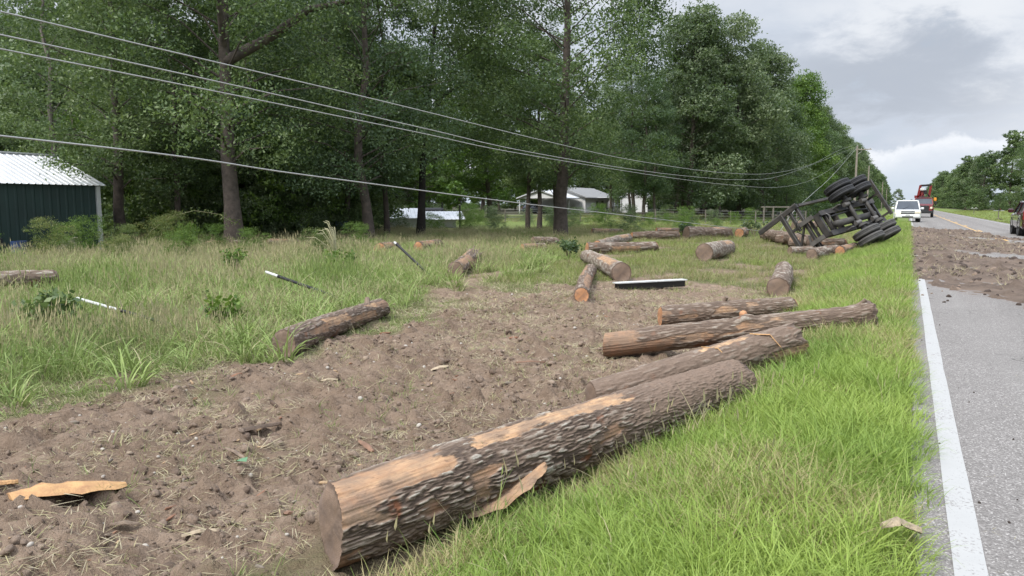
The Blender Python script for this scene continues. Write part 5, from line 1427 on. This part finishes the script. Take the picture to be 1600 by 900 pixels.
ob = empty('white_outbuilding', (-40.5, 131.0, .15), 0, 'small white outbuilding with pale roof beyond the house', 'outbuilding')
hb('wall', (-2.5, 0, 1.35), (5, 9.0, 2.7), M['white_wall'], ob); gable('roof', M['white_metal'], ob, -5, 0, -4.5, 4.5, 2.72, 1.2, over=.3)
for s in (-4.5, 4.5):
    MB().add([(-5, s, 2.68), (0, s, 2.68), (-2.5, s, 3.88), (-5, s - .08, 2.68), (0, s - .08, 2.68), (-2.5, s - .08, 3.88)], [(0, 1, 2), (5, 4, 3), (0, 3, 4, 1), (1, 4, 5, 2), (2, 5, 3, 0)]).build('gable_end', M['white_wall'], ob)
d_ = hb('door', (.03, -1.0, 1.05), (.06, 1.0, 2.1), M['grey_trim'], ob); MB().box((.08, -.65, 1.0), (.04, .05, .12)).build('handle', M['dark_wood'], d_)

ls_ = empty('low_shed', (-32.4, 46.2, -.2), R(40), 'low white metal-roofed lean-to half sunk in the long grass', 'shed')
hb('wall', (0, 0, .35), (5.0, 1.9, .7), M['white_wall'], ls_)
corrugated('roof', M['white_metal'], ls_, (-2.8, -1.35, .72), (1, 0, 0), Vector((0, 1, .30)).normalized(), Vector((0, -.29, .96)), 3.0, 2.5, pitch=.3, depth=.02)
corrugated('roof', M['white_metal'], ls_, (.25, -1.5, .62), (1, 0, 0), Vector((0, 1, .26)).normalized(), Vector((0, -.25, .97)), 2.9, 2.3, pitch=.3, depth=.02)
# cooker drum, machine in the brush
ck = empty('barrel_smoker', (-33.6, 49.6, 0.05), R(30), 'black barrel smoker on legs beyond the low white shed', 'smoker')
MB().lathe([(0, -.8), (.36, -.8), (.38, -.7), (.38, .7), (.36, .8), (0, .8)], (0, 0, .85), (1, 0, 0), 18).build('barrel', M['black_steel'], ck, True)
for a, b in ((-.6, -.2), (-.6, .2), (.6, -.2), (.6, .2)): MB().bar((a, b, 0), (a, b * .8, .6), .05).build('leg', M['black_steel'], ck)
MB().tube([(.7, 0, 1.15), (.7, 0, 1.65)], .06, 8).build('chimney', M['black_steel'], ck)
bl = simple('faded_blue', (.13, .19, .27), .5, .1, var=.3)
tr_ = empty('garden_tractor', (-27.0, 30.6, -.22), R(35), 'faded blue garden tractor with white seat canopy in the brush', 'tractor')
MB().box((.35, 0, .62), (.75, .5, .42), bev=.06).build('hood', bl, tr_); MB().box((-.35, 0, .45), (.7, .7, .25), bev=.05).build('body', bl, tr_)
MB().box((-.35, 0, .72), (.4, .42, .1), bev=.03).box((-.55, 0, .95), (.08, .42, .4), bev=.02).build('seat', M['white_wall'], tr_)
for (x, y, rad) in ((.55, .32, .2), (.55, -.32, .2), (-.4, .42, .3), (-.4, -.42, .3)):
    MB().lathe([(0, -.08), (rad * .6, -.08), (rad, -.07), (rad, .07), (rad * .6, .08), (0, .08)], (x, y, rad), (0, 1, 0), 16).build('wheel', M['black_steel'], tr_)
MB().tube([(.0, 0, .8), (-.12, 0, 1.05)], .015, 6).lathe([(.14, -.012), (.16, 0), (.14, .012)], (-.12, 0, 1.05), (-.3, 0, 1), 14).build('steering_wheel', M['black_steel'], tr_)

# ------------------------------------------------------------------ fences, gate frame, mailboxes
M['post'] = simple('weathered_post', (.20, .175, .15), .9, var=.4, scale=6, bumpy=.5)
M['wire'] = simple('galvanised_wire', (.40, .40, .39), .5, .6, var=.2)
fe = empty('wire_fence', (-20, 60, 0), 0, 'wire stock fence with wooden posts across the lawn before the house', 'fence')
fp = [(-33 + q * 2.05, 60.5 + q * 1.1) for q in range(13)]
for x, y in fp: MB().tube([(x + 20, y - 60, Z(x, y) - .1), (x + 20, y - 60, Z(x, y) + 1.25)], .055, 7).build('post', M['post'], fe)
for hh in (.2, .45, .7, .95, 1.18):
    MB().tube([(x + 20, y - 60, Z(x, y) + hh) for x, y in fp], .005, 4).build('wire', M['wire'], fe)
f2 = empty('wire_fence', (-9, 76, 0), 0, 'wire stock fence running from the gate frame along the roadside trees', 'fence')
fp = [(-9.9 - .25 * q, 76.5 + q * 5.0) for q in range(9)]
for x, y in fp: MB().tube([(x + 9, y - 76, Z(x, y) - .1), (x + 9, y - 76, Z(x, y) + 1.25)], .06, 7).build('post', M['post'], f2)
for hh in (.3, .6, .9, 1.18): MB().tube([(x + 9, y - 76, Z(x, y) + hh) for x, y in fp], .006, 4).build('wire', M['wire'], f2)
ga = empty('gate_frame', (-11.0, 73.6, Z(-11, 73.6)), R(32), 'weathered timber H-brace with top rail at the end of the fence', 'gate frame')
for x in (-1.2, -.3, 1.15): MB().box((x, 0, .8), (.13, .13, 1.7), bev=.015).build('post', M['post'], ga)
MB().box((.0, 0, 1.58), (3.0, .08, .12), bev=.01).build('top_rail', M['post'], ga); MB().box((.4, .1, .8), (1.6, .05, .1), bev=.01).build('mid_rail', M['post'], ga)
MB().box((.3, .1, .98), (.45, .2, .22), bev=.03).build('feed_box', M['black_steel'], ga)
st = empty('steel_post', (-27.6, 44.0, Z(-27.6, 44.0)), 0, 'dark steel post alone in the grass between the smoker and the big oak', 'post')
MB().box((0, 0, .85), (.09, .09, 1.7), bev=.01).build('shaft', M['black_steel'], st); MB().box((0, 0, 1.72), (.12, .12, .04)).build('cap', M['grey_trim'], st)


def mailbox(x, y, label, two):
    r_ = empty('mailbox', (x, y, Z(x, y)), 0, label, 'mailbox')
    MB().box((0, 0, .55), (.10, .10, 1.15), bev=.01).build('post', M['post'], r_)
    MB().box((0, 0, 1.12), (1.15, .14, .07), bev=.01).build('cross_arm', M['grey_trim'], r_)
    for k in ((-.3, .3) if two else (0.05,)):
        sec = [[(k + .1 * math.cos(a), yy, 1.25 + (.09 * math.sin(a) if math.sin(a) > 0 else .09 * math.sin(a))) for a in np.linspace(0, 2 * math.pi, 12, endpoint=False)] for yy in (-.24, .24)]
        MB().loft(sec).build('box', M['grey_trim'] if two else M['black_steel'], r_)
    MB().box((.17, -.05, 1.33), (.02, .05, .16)).build('flag', simple('red_flag', (.4, .03, .02)), r_)


mailbox(11.1, 168, 'twin grey mailboxes on a post farther along the far verge', True)
mailbox(9.9, 110, 'dark mailbox with wide cross arm, nearer one on the far verge', False)
sp_ = tag(clod_ob('stump', 77, M['clod_dark']), 'dark weedy lump at the foot of the nearer mailbox', 'stump'); COL.objects.link(sp_); sp_.location = (9.9, 109.3, Z(9.9, 109.3) + .08); sp_.scale = (.9, .6, .4)

# ------------------------------------------------------------------ utility poles and wires
M['pole'] = simple('pole_wood', (.30, .26, .22), .9, var=.3, scale=3, bumpy=.3)
M['cable'] = simple('cable', (.36, .36, .35), .55, .2, var=.15)
for q, (x, y, h, lab) in enumerate([(-6.35, 108, 9.6, 'nearest utility pole with crossarm rising above the overturned trailer'), (-7.3, 163, 9.6, 'second utility pole, just behind the wheels of the trailer'), (-7.9, 272, 9.4, 'third utility pole in the roadside row'), (-9.2, 380, 9.4, 'fourth utility pole, faint beside the lone round tree')]):
    r_ = empty('utility_pole', (x, y, Z(x, y) - .1), 0, lab, 'utility pole')
    MB().tube([(0, 0, 0), (0, 0, h)], [.17, .115], 12).build('pole', M['pole'], r_)
    if q == 0:
        MB().box((.75, 0, h - .45), (1.9, .10, .12), bev=.01).build('crossarm', M['pole'], r_)
        MB().bar((.05, .06, h - 1.1), (.7, .06, h - .5), .04).build('brace', M['grey_trim'], r_)
        for x_ in (.5, 1.55): MB().lathe([(.02, 0), (.05, .03), (.035, .08), (.05, .1), (.02, .15)], (x_, 0, h - .39), (0, 0, 1), 10).build('insulator', M['grey_trim'], r_)
    MB().lathe([(.02, 0), (.05, .03), (.035, .08), (.05, .1), (.02, .15)], (0, 0, h), (0, 0, 1), 10).build('insulator', M['grey_trim'], r_)


def spline(pts, n=8):
    P = [Vector(p) for p in pts]; P = [P[0] * 2 - P[1]] + P + [P[-1] * 2 - P[-2]]; out = []
    for i in range(1, len(P) - 2):
        for k in range(n):
            t = k / n; a, b, c, d = P[i - 1:i + 3]
            out.append(.5 * ((2 * b) + (c - a) * t + (2 * a - 5 * b + 4 * c - d) * t * t + (3 * b - a - 3 * c + d) * t ** 3))
    out.append(P[-2]); return out


XW = -6.4
WA = [(-45, 6.2), (-20, 4.0), (-8, 3.25), (3.42, 2.97), (8.28, 2.86), (13.6, 2.71), (19.3, 2.62), (29.4, 2.71), (41.7, 3.17), (59, 4.5), (80, 6.8), (108, 9.5)]
WB = [(-45, 5.9), (-20, 3.8), (-8, 3.05), (3.41, 2.79), (8.87, 2.6), (12.5, 2.46), (19.3, 2.38), (26.3, 2.42), (33.2, 2.56), (43.9, 3.1), (68, 5.3), (108, 9.15)]
WC = [(-45, 5.7), (-20, 3.6), (-8, 2.95), (3.4, 2.68), (8.86, 2.52), (12.5, 2.40), (22.3, 2.28), (31.8, 2.28), (44.1, 2.48), (59.6, 3.4), (80.8, 5.6), (108, 9.1)]
WD = [(-45, 4.0), (-20, 2.9), (-8, 2.3), (3.36, 2.0), (6.77, 1.81), (12, 1.51), (19.35, 1.14), (27, .75), (35, .35), (43, -.05), (47, -.24)]
WG = [(107.5, 8.9), (75, 4.2), (60, 2.35), (50, 1.1), (43.5, -.2)]
for nm, P_, lab, rad in (('power_wire', WA, 'topmost sagging wire from the nearest utility pole', .0068), ('power_wire', WB, 'upper one of the two close sagging wires', .0068), ('power_wire', WC, 'lower one of the two close sagging wires', .0068), ('fallen_cable', WD, 'lowest cable slumping down into the grass', .0082), ('guy_cable', WG, 'steep slack cable from the nearest utility pole down behind the trailer', .013)):
    p = spline([(XW + .5 * ss(90, 108, y) * 0, y, z) for y, z in P_])
    tag(MB().tube(p, rad, 5).build(nm, M['cable']), lab, 'cable')

# ------------------------------------------------------------------ overturned log trailer
M['frame_steel'] = simple('frame_steel', (.036, .035, .036), .6, .35, var=.45, scale=3, bumpy=.3, col2=(.085, .075, .066))
M['plate_steel'] = simple('plate_steel', (.16, .15, .14), .6, .3, var=.35, scale=4, bumpy=.3)
M['axle_steel'] = simple('axle_steel', (.085, .080, .075), .7, .3, var=.5, scale=5, bumpy=.4)
M['tyre'] = simple('tyre_rubber', (.030, .030, .033), .8, var=.35, scale=6, bumpy=.3)
M['tyre_grey'] = simple('tyre_rubber_dusty', (.085, .082, .078), .85, var=.35, scale=6, bumpy=.4)
tl = empty('log_trailer', (-1.86, 31.6, 1.16), 0, 'overturned log trailer on its side, underside and dual wheels facing the road', 'trailer')
u0 = Vector((-.548, 0, .836)); l0 = Vector((0, 1, 0)); w0 = Vector((-.836, 0, -.548))
Rm = Matrix.Rotation(R(-24), 3, 'Z') @ Matrix.Rotation(R(7), 3, Vector((1, 0, 0))) @ Matrix((u0, l0, w0)).transposed()
tl.rotation_mode = 'QUATERNION'; tl.rotation_quaternion = Rm.to_quaternion()
# local: x = across (upper wheels +), y = along the trailer, z = trailer up; origin at the near axle centre
def tb(name, a, b, w_, h, mat=M['frame_steel'], up=(0, 0, 1)): return MB().bar(a, b, w_, h, up).build(name, mat, tl)


def wheel(x, y, side, grey=False):
    t_ = MB(); rt, wd = .52, .27
    prof = [(.27, -wd * .45), (.30, -wd * .5), (.44, -wd * .5), (.50, -wd * .42), (rt, -wd * .30), (rt, -wd * .12), (rt - .015, -wd * .11), (rt - .015, -wd * .07), (rt, -wd * .06), (rt, wd * .06), (rt - .015, wd * .07), (rt - .015, wd * .11), (rt, wd * .12), (rt, wd * .30), (.50, wd * .42), (.44, wd * .5), (.30, wd * .5), (.27, wd * .45)]
    t_.lathe(prof + [prof[0]], (x, y, 0), (1, 0, 0), 40)
    o = t_.build('tyre', M['tyre_grey'] if grey else M['tyre'], tl, True)
    MB().lathe([(.27, -.10), (.27, .10), (.24, .11), (.20, side * .02 + .0), (.11, side * .03), (.10, side * .12), (0, side * .12)], (x, y, 0), (1, 0, 0), 20).build('rim', M['axle_steel'], tl)


for yy in (0, 1.28):
    for sx in (1, -1):
        wheel(sx * 1.20, yy, sx, grey=sx < 0); wheel(sx * .89, yy, sx, grey=sx < 0)
    MB().tube([(-1.15, yy, 0), (1.15, yy, 0)], .075, 12).build('axle', M['axle_steel'], tl, True)
    for sx in (1, -1):
        MB().lathe([(.02, -.12), (.20, -.12), (.21, -.02), (.12, .0), (.10, .12), (.02, .12)], (sx * .62, yy, 0), (sx, 0, 0), 16).build('brake_drum', M['axle_steel'], tl)
        MB().tube([(sx * .42, yy - .28, .02), (sx * .42, yy - .02, -.04)], [.09, .09], 12).build('brake_chamber', M['plate_steel'], tl)
        MB().tube([(sx * .30, yy - .2, .05), (sx * .58, yy - .1, .02)], .025, 8).build('slack_adjuster', M['plate_steel'], tl)
for sx in (1, -1):
    tb('main_rail', (sx * .44, -1.55, .50), (sx * .44, 2.6, .50), .11, .30)
    tb('rail_flange', (sx * .44, -1.55, .34), (sx * .44, 2.6, .34), .20, .02)
    tb('hanger_plate', (sx * .50, -.52, .05), (sx * .50, -.52, .60), .16, .035, M['plate_steel'], up=(1, 0, 0))
    for q, yy in enumerate((0, 1.28)):
        for k in range(4): MB().tube([(sx * .50, yy - .46, .16 + k * .0), (sx * .50, yy - .22, .08 + k * .028), (sx * .50, yy, .075 + k * .028), (sx * .50, yy + .22, .08 + k * .028), (sx * .50, yy + .46, .16)], .022, 6).build('leaf_spring', M['axle_steel'], tl)
    tb('equaliser', (sx * .50, .50, .16), (sx * .50, .78, .16), .10, .14, M['axle_steel'])
# cross members parallel to the axles
for yy, z_, w_ in ((-1.5, .52, .14), (-.95, .52, .10), (-.45, .50, .10), (.64, .50, .10), (1.9, .50, .10), (2.55, .52, .12)):
    tb('cross_member', (-.46, yy, z_), (.46, yy, z_), w_, .22)
# front bolster group: beam with one tall stake standing and one snapped short
for yy, full in ((-1.55, True),):
    tb('bolster', (-1.10, yy, 1.78), (1.22, yy, 1.78), .13, .16)
    tb('bolster_flange', (-1.10, yy - .08, 1.70), (1.22, yy - .08, 1.70), .03, .03, M['plate_steel'])
    tb('stake', (1.20, yy, .95), (1.16, yy, 3.0), .12, .15)
    tb('stake_edge', (1.275, yy - .03, .97), (1.235, yy - .03, 2.98), .02, .10, M['plate_steel'])
    tb('stake', (-1.06, yy, 1.70), (-.85, yy - .25, 2.35), .12, .10)
    tb('bent_arm', (-.62, yy - .1, 1.72), (-.55, yy - .35, 2.15), .08, .08); tb('bent_arm', (-.55, yy - .35, 2.15), (-.80, yy - .5, 2.75), .07, .07)
tb('frame_bar', (1.20, -1.50, 1.42), (.30, -1.50, 1.42), .09, .12); tb('frame_bar', (1.20, -1.48, 1.08), (-.95, -1.48, 1.08), .10, .13)
tb('frame_bar_edge', (1.20, -1.56, 1.02), (-.95, -1.56, 1.02), .03, .02, M['plate_steel']); tb('frame_bar_edge', (1.20, -1.56, 1.36), (.30, -1.56, 1.36), .03, .02, M['plate_steel'])
tb('side_rail', (1.20, -1.45, 1.0), (1.20, 2.2, .95), .10, .14)
tb('upright', (.45, -1.52, .66), (.45, -1.52, 1.70), .10, .10); tb('upright', (-.42, -1.52, .66), (-.42, -1.52, 1.70), .10, .10)
tb('brace', (.42, -1.55, 1.10), (-.20, -1.55, 1.68), .07, .07); tb('brace', (-.05, -1.6, 1.15), (-.9, -1.62, 1.45), .06, .08, M['plate_steel'])
tb('mounting_plate', (.47, -1.66, .60), (.47, -1.66, 1.24), .17, .03, M['plate_steel'], up=(0, 1, 0))
tb('mounting_plate', (-.40, -1.66, .60), (-.40, -1.66, 1.24), .17, .03, M['plate_steel'], up=(0, 1, 0))
tb('inner_bar', (.42, -1.40, .92), (-.40, -1.40, .92), .08, .10); tb('inner_bar', (.42, -1.30, .70), (-.40, -1.30, .70), .05, .22); tb('inner_bar', (.42, -1.15, .45), (-.40, -1.15, .45), .05, .10)
tb('rear_bumper', (1.05, 1.75, -.38), (-.55, 1.75, -.38), .10, .12, M['frame_steel'])
tb('bumper_arm', (.44, 1.75, .40), (.44, 1.75, -.36), .08, .08); tb('bumper_arm', (-.44, 1.75, .40), (-.44, 1.75, -.36), .08, .08)
MB().tube([(-.18, -1.2, .2), (-.18, 1.7, .2)], .13, 14).build('air_tank', M['axle_steel'], tl, True)
MB().tube([(.15, -1.3, .15), (.18, 0, .12), (.1, 1.5, .2)], .035, 8).build('air_line', M['black_steel'], tl)
MB().tube([(.7, -1.6, 1.1), (.62, -1.75, 1.25), (.3, -1.7, 1.45), (.02, -1.6, 1.3)], .02, 6).build('hose', M['black_steel'], tl)
MB().tube([(-.2, -1.7, .3), (-.1, -1.85, .0), (.1, -1.8, -.1), (.3, -1.6, .1)], .018, 6).build('hose', M['plate_steel'], tl)
MB().add([(-1.2, -1.4, .9), (-.4, -1.5, 1.0), (-.3, -1.45, 1.7), (-.9, -1.35, 1.75), (-1.2, -1.36, .9), (-.4, -1.46, 1.0), (-.3, -1.41, 1.7), (-.9, -1.31, 1.75)], [(0, 1, 2, 3), (7, 6, 5, 4), (0, 4, 5, 1), (1, 5, 6, 2), (2, 6, 7, 3), (3, 7, 4, 0)]).build('bent_panel', M['frame_steel'], tl)

# ------------------------------------------------------------------ vehicles
def paint(name, col, coat=.6, rough=.35):
    m = simple(name, col, rough, .0, var=.06, scale=2, coat=coat); return m


M['car_glass'] = simple('windscreen', (.06, .07, .085), .08, 0, var=.3, scale=1)
M['white_paint'] = paint('white_paint', (.66, .67, .66))
M['maroon_paint'] = paint('maroon_paint', (.045, .008, .010), 1.0, .25)
M['red_paint'] = paint('red_paint', (.19, .011, .011))
M['chrome'] = simple('chrome', (.55, .55, .55), .2, .9, var=.1)
M['black_plastic'] = simple('black_plastic', (.02, .02, .021), .5)
M['lamp_glass'] = simple('lamp_glass', (.75, .68, .52), .15, var=.2)
M['amber'] = simple('amber_lens', (.75, .30, .03), .3)
M['alloy'] = simple('alloy', (.35, .35, .36), .35, .6)
lit_m, lt, lb = new_mat('headlight_lit'); lb.inputs['Base Color'].default_value = (.9, .8, .55, 1)
lb.inputs['Emission Color'].default_value = (1, .82, .5, 1); lb.inputs['Emission Strength'].default_value = .6


def car(name, loc, rz, label, paintm, L=5.4, W=2.0, Hh=1.88, cat='car', sedan=False, grille='suv', lit=False):
    """local: front faces -Y; y from -L/2 to L/2"""
    o = empty(name, loc, rz, label, cat); hw = W / 2; f, bk = -L / 2, L / 2
    zb, zh, zr, roofz = .34, 1.08, 1.14, Hh
    def ring(y, z0, z1, w_, tuck=.06):
        return [(-w_ + tuck, y, z0), (w_ - tuck, y, z0), (w_, y, z0 + .12), (w_, y, z1 - .16), (w_ - .05, y, z1 - .04), (w_ - .16, y, z1), (-w_ + .16, y, z1), (-w_ + .05, y, z1 - .04), (-w_, y, z1 - .16), (-w_, y, z0 + .12)]
    secs = [ring(f, zb + .08, .86, hw * .90), ring(f + .10, zb, zh - .12, hw * .96), ring(f + .35, zb, zh - .02, hw), ring(f + 1.25, zb, zh + .03, hw), ring(f + 1.5, zb, zr, hw), ring(bk - .5, zb, zr + .03, hw), ring(bk - .1, zb, zr, hw * .97), ring(bk, zb + .08, zr - .1, hw * .93)]
    MB().loft(secs).build('body', paintm, o)
    def g_(y, z, w_): return [(-w_, y, z), (w_, y, z)]
    y0, y1, y2, y3 = f + 1.20, f + 1.95, bk - .75, bk - .12
    wb, wt = hw - .07, hw - .24
    q = [(-wb, y0, zr - .06), (wb, y0, zr - .06), (wb, y3, zr - .02), (-wb, y3, zr - .02), (-wt, y1, roofz - .07), (wt, y1, roofz - .07), (wt, y2 + .35, roofz - .07), (-wt, y2 + .35, roofz - .07)]
    MB().add(q, [(0, 1, 2, 3), (4, 5, 6, 7), (0, 1, 5, 4), (1, 2, 6, 5), (2, 3, 7, 6), (3, 0, 4, 7)]).build('windows', M['car_glass'], o)
    MB().loft([[(-wt - .02, y1 - .03, roofz - .08), (wt + .02, y1 - .03, roofz - .08), (wt - .04, y1 - .0, roofz - .02), (-wt + .04, y1, roofz - .02)], [(-wt - .03, (y1 + y2) / 2, roofz - .07), (wt + .03, (y1 + y2) / 2, roofz - .07), (wt - .08, (y1 + y2) / 2, roofz), (-wt + .08, (y1 + y2) / 2, roofz)], [(-wt - .02, y2 + .38, roofz - .08), (wt + .02, y2 + .38, roofz - .08), (wt - .05, y2 + .35, roofz - .02), (-wt + .05, y2 + .35, roofz - .02)]]).build('roof', paintm, o)
    for s in (-1, 1):
        MB().bar((s * wb, y0 + .02, zr - .05), (s * (wt + .01), y1, roofz - .06), .09, .05).build('pillar', paintm, o)
        MB().bar((s * (wb + .005), y0 + 1.5, zr - .05), (s * (wt + .015), y0 + 1.6, roofz - .07), .09, .03).build('pillar', paintm, o)
        MB().bar((s * (wb + .005), y0 + 2.55, zr - .05), (s * (wt + .015), y0 + 2.55, roofz - .07), .12, .03).build('pillar', paintm, o)
        MB().bar((s * wb, y3 - .02, zr - .03), (s * wt, y2 + .34, roofz - .07), .14, .05).build('pillar', paintm, o)
        MB().box((s * (hw + .13), y0 + .38, zr + .05), (.24, .12, .20), bev=.04).build('mirror', paintm, o)
        h = MB().box((s * (hw - .27), f + .02, .86), (.42, .12, .22), bev=.03).build('headlight', (lit_m if lit and s < 0 else M['lamp_glass']), o)
        MB().box((s * (hw - .10), f + .10, .85), (.10, .14, .18), bev=.02).build('turn_signal', M['amber'], o)
        MB().box((s * (hw - .32), f - .0, .48), (.22, .06, .12), bev=.03).build('fog_light', M['black_plastic'], o)
        MB().box((s * (hw - .12), bk - .03, .98), (.16, .08, .42), bev=.02).build('tail_light', M['red_paint'], o)
        for yy in (y0 + .95, y0 + 2.1): MB().box((s * (hw + .012), yy, .98), (.03, .16, .035), bev=.01).build('door_handle', paintm if grille != 'suv' else M['chrome'], o)
        for yy in (f + .98, bk - 1.1):
            t_ = MB(); t_.lathe([(.24, -.13), (.36, -.13), (.40, -.09), (.40, .09), (.36, .13), (.24, .13), (.24, -.13)], (s * (hw - .14), yy, .40), (1, 0, 0), 26); t_.build('tyre', M['tyre'], o, True)
            MB().lathe([(.25, .0), (.24, s * .10), (.16, s * .07), (.06, s * .11), (0, s * .11)], (s * (hw - .14), yy, .40), (1, 0, 0), 20).build('rim', M['alloy'], o)
            MB().lathe([(.455, s * -.02), (.455, s * .022), (.42, s * .026), (.42, s * -.02)], (s * (hw - .012), yy, .42), (1, 0, 0), 26).build('wheel_arch', M['black_plastic'] if sedan else paintm, o)
    MB().box((0, f - .005, .86), (W * .52, .07, .26), bev=.03).build('grille', M['black_plastic'], o)
    MB().box((0, f - .045, .87), (W * .52, .04, .055), bev=.01).build('grille_bar', paintm if grille == 'suv' else M['chrome'], o)
    MB().box((0, f - .02, .52), (W * .92, .16, .26), bev=.05).build('front_bumper', paintm, o)
    MB().box((0, f - .07, .47), (W * .42, .08, .12), bev=.02).build('air_intake', M['black_plastic'], o)
    MB().box((0, f - .115, .58), (.32, .02, .14)).build('number_plate', M['grey_trim'], o)
    MB().box((0, bk + .02, .52), (W * .92, .16, .26), bev=.05).build('rear_bumper', paintm, o)
    MB().bar((-.5, y0 - .02, zr - .03), (.1, y0 + .25, zr + .20), .02, .02).build('wiper', M['black_plastic'], o)
    return o


car('parked_suv', (-.12, 73.0 + 2.7, 0.0), R(1.5), 'white sport utility car facing the camera with one headlight lit, half on the verge', M['white_paint'], L=5.6, W=2.05, Hh=1.92, lit=True)
car('parked_car', (5.62, 44.2, 0.0), R(180), 'maroon car standing in the far lane beyond the mud', M['maroon_paint'], L=4.7, W=1.86, Hh=1.68, sedan=True, grille='car')
car('parked_car', (-51.5, 104.5, .1), R(70), 'dark blue car parked under the carport of the white house', paint('navy_paint', (.012, .016, .03)), L=4.6, W=1.8, Hh=1.5, sedan=True, grille='car')

tk = empty('crane_truck', (1.55, 104, 0), R(-1), 'red truck with black grille and a folded red loader crane behind the cab', 'truck')
def kb(name, c, d, mat, bev=.04): return MB().box(c, d, bev=bev).build(name, mat, tk)
MB().loft([[(-1.0, -1.2, .75), (1.0, -1.2, .75), (.95, -1.2, 1.45), (-.95, -1.2, 1.45)], [(-1.08, 0, .7), (1.08, 0, .7), (1.05, 0, 1.62), (-1.05, 0, 1.62)], [(-1.1, .3, .7), (1.1, .3, .7), (1.08, .3, 1.65), (-1.08, .3, 1.65)]]).build('hood', M['red_paint'], tk)
MB().loft([[(-1.1, .3, .7), (1.1, .3, .7), (1.08, .3, 1.62), (-1.08, .3, 1.62)], [(-1.1, 1.9, .7), (1.1, 1.9, .7), (1.08, 1.9, 1.62), (-1.08, 1.9, 1.62)]]).build('cab', M['red_paint'], tk)
MB().add([(-1.04, .32, 1.6), (1.04, .32, 1.6), (1.04, 1.88, 1.6), (-1.04, 1.88, 1.6), (-.88, .85, 2.3), (.88, .85, 2.3), (.88, 1.85, 2.3), (-.88, 1.85, 2.3)], [(0, 1, 2, 3), (4, 5, 6, 7), (0, 1, 5, 4), (1, 2, 6, 5), (2, 3, 7, 6), (3, 0, 4, 7)]).build('windows', M['car_glass'], tk)
kb('roof', (0, 1.35, 2.34), (1.85, 1.1, .10), M['red_paint'])
for s in (-1, 1):
    MB().bar((s * 1.04, .33, 1.6), (s * .88, .86, 2.3), .09, .06).build('pillar', M['red_paint'], tk)
    kb('mirror', (s * 1.32, .55, 1.75), (.22, .12, .38), M['black_plastic']); kb('headlight', (s * .86, -1.22, 1.15), (.26, .08, .26), M['lamp_glass'])
    kb('fog_light', (s * .35, -1.36, .62), (.18, .06, .12), M['lamp_glass'], .02)
    kb('mudguard', (s * 1.08, -.35, 1.08), (.22, 1.2, .14), M['red_paint'])
    for yy in (-.35, 3.6, 4.9):
        MB().lathe([(.26, -.14), (.44, -.14), (.50, -.09), (.50, .09), (.44, .14), (.26, .14), (.26, -.14)], (s * 1.0, yy, .50), (1, 0, 0), 24).build('tyre', M['tyre'], tk, True)
        MB().lathe([(.27, 0), (.25, s * .10), (.1, s * .05), (0, s * .10)], (s * 1.0, yy, .50), (1, 0, 0), 16).build('rim', M['alloy'], tk)
kb('grille', (0, -1.23, 1.12), (1.25, .08, .62), M['black_plastic']); kb('bumper', (0, -1.36, .66), (2.1, .22, .34), M['black_plastic'])
kb('chassis', (0, 3.2, .82), (.9, 5.6, .26), M['black_steel']); kb('deck', (0, 4.0, 1.1), (2.3, 4.2, .22), M['red_paint'])
kb('marker_light', (1.25, 1.9, 2.2), (.30, .12, .42), M['amber']); kb('light_bar', (0, 1.3, 2.46), (1.1, .22, .12), M['black_plastic'])
kb('crane_base', (-.1, 2.5, 1.7), (.9, .7, 1.2), M['black_steel']); kb('crane_mast', (-.15, 2.5, 2.75), (.42, .42, 1.3), M['red_paint'])
MB().bar((-.15, 2.4, 3.35), (-.75, 3.2, 2.3), .3, .3).build('main_boom', M['red_paint'], tk)
MB().bar((-.45, 2.2, 3.9), (.75, 2.2, 3.95), .24, .24).build('knuckle_boom', M['black_steel'], tk)
MB().bar((-.62, 2.3, 2.7), (-.42, 2.2, 3.95), .26, .28).build('outer_boom', M['red_paint'], tk); MB().bar((.55, 2.3, 2.5), (.72, 2.2, 3.95), .24, .26).build('outer_boom', M['red_paint'], tk)
kb('operator_seat', (.15, 2.45, 3.1), (.42, .4, .5), M['black_plastic']); kb('hydraulic_block', (-.2, 2.2, 3.45), (.5, .3, .3), M['white_coat'])
MB().bar((-.9, 2.4, 2.55), (-.9, 6.5, 2.5), .28, .3).build('stowed_jib', M['red_paint'], tk)
for k in (-.18, .18): MB().tube([(.2 + k, 2.1, 2.9), (.2 + k * 2.2, 2.1, 2.65), (.2 + k * .8, 2.1, 2.35)], [.07, .07, .03], 6).build('grapple_tine', M['black_steel'], tk)
print('triangles', sum(len(m.polygons) * 2 for m in bpy.data.meshes if m.users), 'objects', len(bpy.data.objects))
